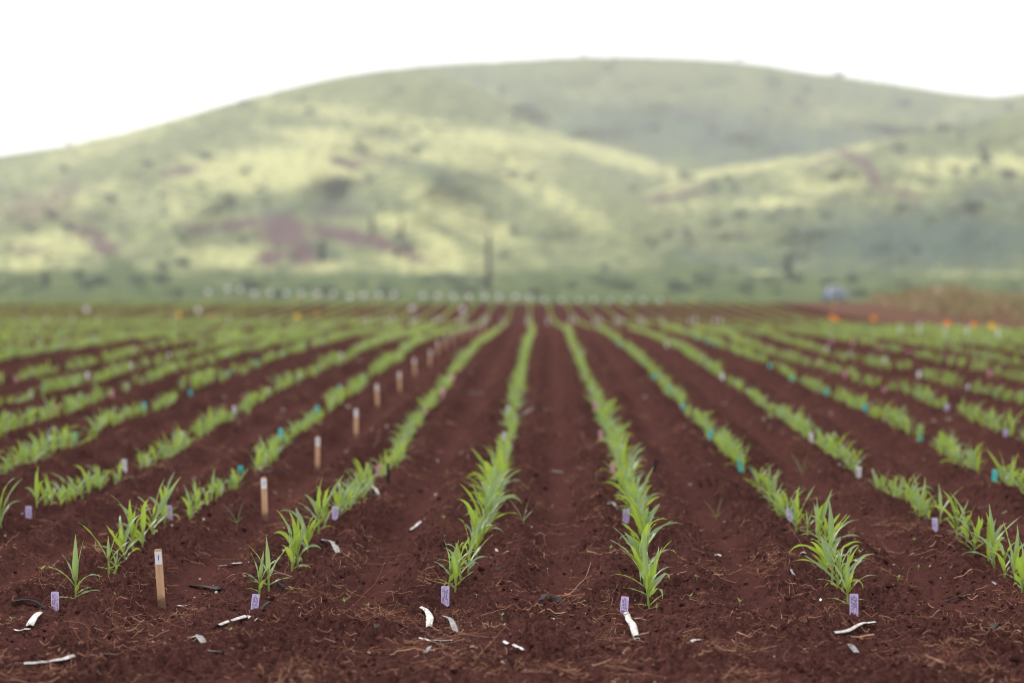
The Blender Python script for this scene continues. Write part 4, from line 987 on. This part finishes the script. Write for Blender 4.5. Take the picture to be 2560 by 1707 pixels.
TREES = [(114,720,27,46,0,'dark pointed tree at the hill foot near the left edge'),(199,709,25,38,1,'dark round tree right of the pointed tree at left'),(346,716,36,30,1,'left one of two low dark trees behind the left crop edge'),(403,717,38,33,1,'right one of two low dark trees behind the left crop edge'),
 (893,675,22,54,0,'dark conical tree at the hill foot left of the pole'),(930,588,13,48,0,'slim dark tree on the slope left of the pole'),(1004,597,13,46,0,'second slim dark tree on the slope nearest the pole'),(1026,634,30,26,1,'bushy dark tree below the two slim trees'),
 (1943,700,21,60,0,'tall dark tree on the plain right of the utility pole'),(1857,732,24,26,1,'low dark bush on the plain left of the truck'),(171,366,12,22,0,'lone tree on the left skyline'),
 (2466,424,26,46,1,'largest dark tree on the right spur'),(2520,446,44,24,1,'wide dark tree by the right edge on the spur'),(2387,434,30,18,1,'round dark tree left of the largest on the right spur'),(1949,530,30,16,1,'dark tree below the pale patch of the right spur')]
for i, (px, py, w, hgt, rd, lab) in enumerate(TREES):
    x2, y2 = px/S, py/S
    if py > 660: X, Y = inv(px, py); Z = g1(X, Y); Y = min(Y, 480)
    else:
        nm = 'right' if px > 1300 else 'left'; xs, yc, h = HP[nm]
        X, Y, Z = hill_point(nm, x2, max(y2, float(np.interp(x2, xs, yc))+2))
    k = Y/F; W, H = w*k, hgt*k; rs = random.Random(i)
    if rd: lobes = [(rs.uniform(-.35,.35)*W, rs.uniform(-.3,.3)*W, H*rs.uniform(.42,.78), W*rs.uniform(.2,.32), H*rs.uniform(.18,.28)) for _ in range(8)]
    else: lobes = [(rs.uniform(-.08,.08)*W, rs.uniform(-.08,.08)*W, H*(.2+.75*j/7), W*.5*(1-.75*j/8), H*.11) for j in range(8)]
    e = empty('dark_tree', (X, Y, Z))
    mobj('trunk', trunk_mesh(H*.8, max(.12, W*.045)), e); mobj('crown', crown_mesh(200+i, lobes, 420, max(W,H)*.075), e)
    tag(e, lab, 'tree', 'dark trees scattered at the hill foot and slopes')

# ---------------------------------------------------------------- utility pole, truck, post
ux, dz = ray(1222, 585); d = 395.; X, Y = ux*d, d; zb = g1(X, Y); top = HC+dz*d
e = empty('utility_pole', (X, Y, zb)); H = top-zb
m = MB(); m.tube([(0,0,-1),(0,0,H*.5),(0,0,H)], [.37,.33,.28], 10); m.build('shaft', M['pole'], e)
m = MB(); m.tube([(0,0,H),(0,0,H+.12),(0,0,H+.2)], [.30,.30,.14], 10); m.build('pole_cap', M['wire'], e)
tag(e, 'tall dark wooden utility pole standing alone beyond the field', 'utility pole')
X, Y = inv(2087, 761); Y = 285.; X = ray(2087, 760)[0]*Y; zb = g1(X, Y)
e = empty('pickup_truck', (X, Y, zb), R(4))
m = MB(); m.box((0,.2,.78), (1.9,4.9,.55), 0, .12); m.build('body', M['car_blue'], e)
m = MB(); m.box((0,.1,1.42), (1.72,1.9,.78), 0, .14, .86); cab = m.build('cab', M['car_white'], e)
m = MB(); m.box((0,-.83,1.43), (1.42,.05,.5), 0, .02, .9); m.build('windscreen', M['glass'], cab)
for s_ in (-1,1):
    m = MB(); m.box((s_*.83,.1,1.46), (.06,1.4,.4), 0, .02); m.build('side_window', M['glass'], cab)
    m = MB(); m.tube([(s_*.66,-2.28,.85),(s_*.66,-2.31,.85)], .12, 10); m.build('headlight', M['tag_white'], e)
    for yy in (-1.4,1.75):
        m = MB(); m.tube([(s_*.72,yy,.36),(s_*.97,yy,.36)], .37, 16); w = m.build('wheel', M['rubber'], e)
        m = MB(); m.tube([(s_*.90,yy,.36),(s_*.985,yy,.36)], .2, 12); m.build('rim', M['wire'], w)
m = MB(); m.box((0,-2.29,.52), (1.85,.14,.2), 0, .04); m.build('bumper', M['wire'], e)
m = MB(); m.box((0,-2.26,.8), (1.0,.05,.26), 0, .01); m.build('grille', M['rubber'], e)
m = MB()
for s_ in (-1,1): m.box((s_*.9,1.85,1.13), (.08,1.75,.16), 0, .02)
m.build('bed_rail', M['car_blue'], e)
tag(e, 'blue and white pickup truck parked at the far edge of the field', 'pickup truck')
Y = 240.; X = ray(2128, 750)[0]*Y; zb = g1(X, Y)
e = empty('white_post', (X, Y, zb)); m = MB(); m.tube([(0,0,-.3),(0,0,1),(0,0,1.65)], .10, 10); m.build('pipe', M['tape_grey'], e); m = MB(); m.tube([(0,0,1.65),(0,0,1.74)], [.12,.10], 10); m.build('cap', M['tag_white'], e)
tag(e, 'short white post standing just right of the pickup truck', 'post')
x, y = inv(2343, 722, 1.); Y = 95.; X = ray(2343, 722)[0]*Y; zb = g1(X, Y); tz = HC+ray(2343,722)[1]*Y-zb
e = empty('bank_post', (X, Y, zb)); m = MB(); m.tube([(0,0,-.2),(0,0,tz)], .035, 8); m.build('rod', M['wood'], e); m = MB(); m.box((0,-.05,tz-.05), (.26,.03,.3), 0, .01); m.build('sign_plate', M['chip_tan'], e)
tag(e, 'pale sign plate on a rod above the earth bank at right', 'sign')

# ---------------------------------------------------------------- haze
m = MB(); m.box((0,1500,210), (6400,3400,440)); hz = m.mesh('haze', []) if False else None
me = bpy.data.meshes.new('haze'); me.from_pydata(m.v, [], m.f); me.update()
s = NT('haze_air'); pv = s.n('ShaderNodeVolumePrincipled'); pv.inputs['Color'].default_value = (.955,.96,.975,1); pv.inputs['Density'].default_value = .00024
s.l(pv.outputs[0], s.out.inputs['Volume']); me.materials.append(s.m)
tag(mobj('haze', me), 'pale air between the field and the hills', None, None, 'stuff')

# ---------------------------------------------------------------- light: bright overcast
SUN_EL, SUN_AZ = R(36), R(-50)      # azimuth from +Y towards +X: ahead and to the left
w = bpy.data.worlds.new('World'); scene.world = w; w.use_nodes = True; nt = w.node_tree; nt.nodes.clear()
out = nt.nodes.new('ShaderNodeOutputWorld'); bg = nt.nodes.new('ShaderNodeBackground'); bg.inputs['Strength'].default_value = .1
sky = nt.nodes.new('ShaderNodeTexSky'); sky.sky_type = 'NISHITA'; sky.sun_disc = False; sky.sun_elevation = SUN_EL; sky.sun_rotation = SUN_AZ
mx = nt.nodes.new('ShaderNodeMix'); mx.data_type = 'RGBA'; mx.inputs[0].default_value = .88; mx.inputs[7].default_value = (10.6,10.5,10.5,1)
nt.links.new(sky.outputs[0], mx.inputs[6]); nt.links.new(mx.outputs[2], bg.inputs['Color']); nt.links.new(bg.outputs[0], out.inputs['Surface'])
L = bpy.data.lights.new('sun', 'SUN'); L.energy = 1.5; L.angle = R(10); L.color = (1,.96,.88)
lo = link(bpy.data.objects.new('sun', L))
sd = Vector((math.sin(SUN_AZ)*math.cos(SUN_EL), math.cos(SUN_AZ)*math.cos(SUN_EL), math.sin(SUN_EL)))
lo.rotation_euler = sd.to_track_quat('Z', 'Y').to_euler()

# ---------------------------------------------------------------- camera
cd = bpy.data.cameras.new('camera'); cd.lens = 85; cd.sensor_width = 36; cd.clip_start = .1; cd.clip_end = 8000
cd.dof.use_dof = True; cd.dof.focus_distance = 9.55; cd.dof.aperture_fstop = 1.8; cd.dof.aperture_blades = 0
co = link(bpy.data.objects.new('camera', cd)); co.location = (0,0,HC); co.rotation_euler = (math.pi/2-PITCH, 0, 0)
scene.camera = co
vs = scene.view_settings; vs.view_transform = 'Standard'; vs.look = 'None'; vs.exposure = .74; vs.gamma = 1
c = scene.cycles; c.pixel_filter_type = 'BLACKMAN_HARRIS'; c.filter_width = 1.05; c.use_denoising = True; c.max_bounces = 6; c.diffuse_bounces = 3; c.glossy_bounces = 2; c.transmission_bounces = 4; c.volume_bounces = 1; c.transparent_max_bounces = 6
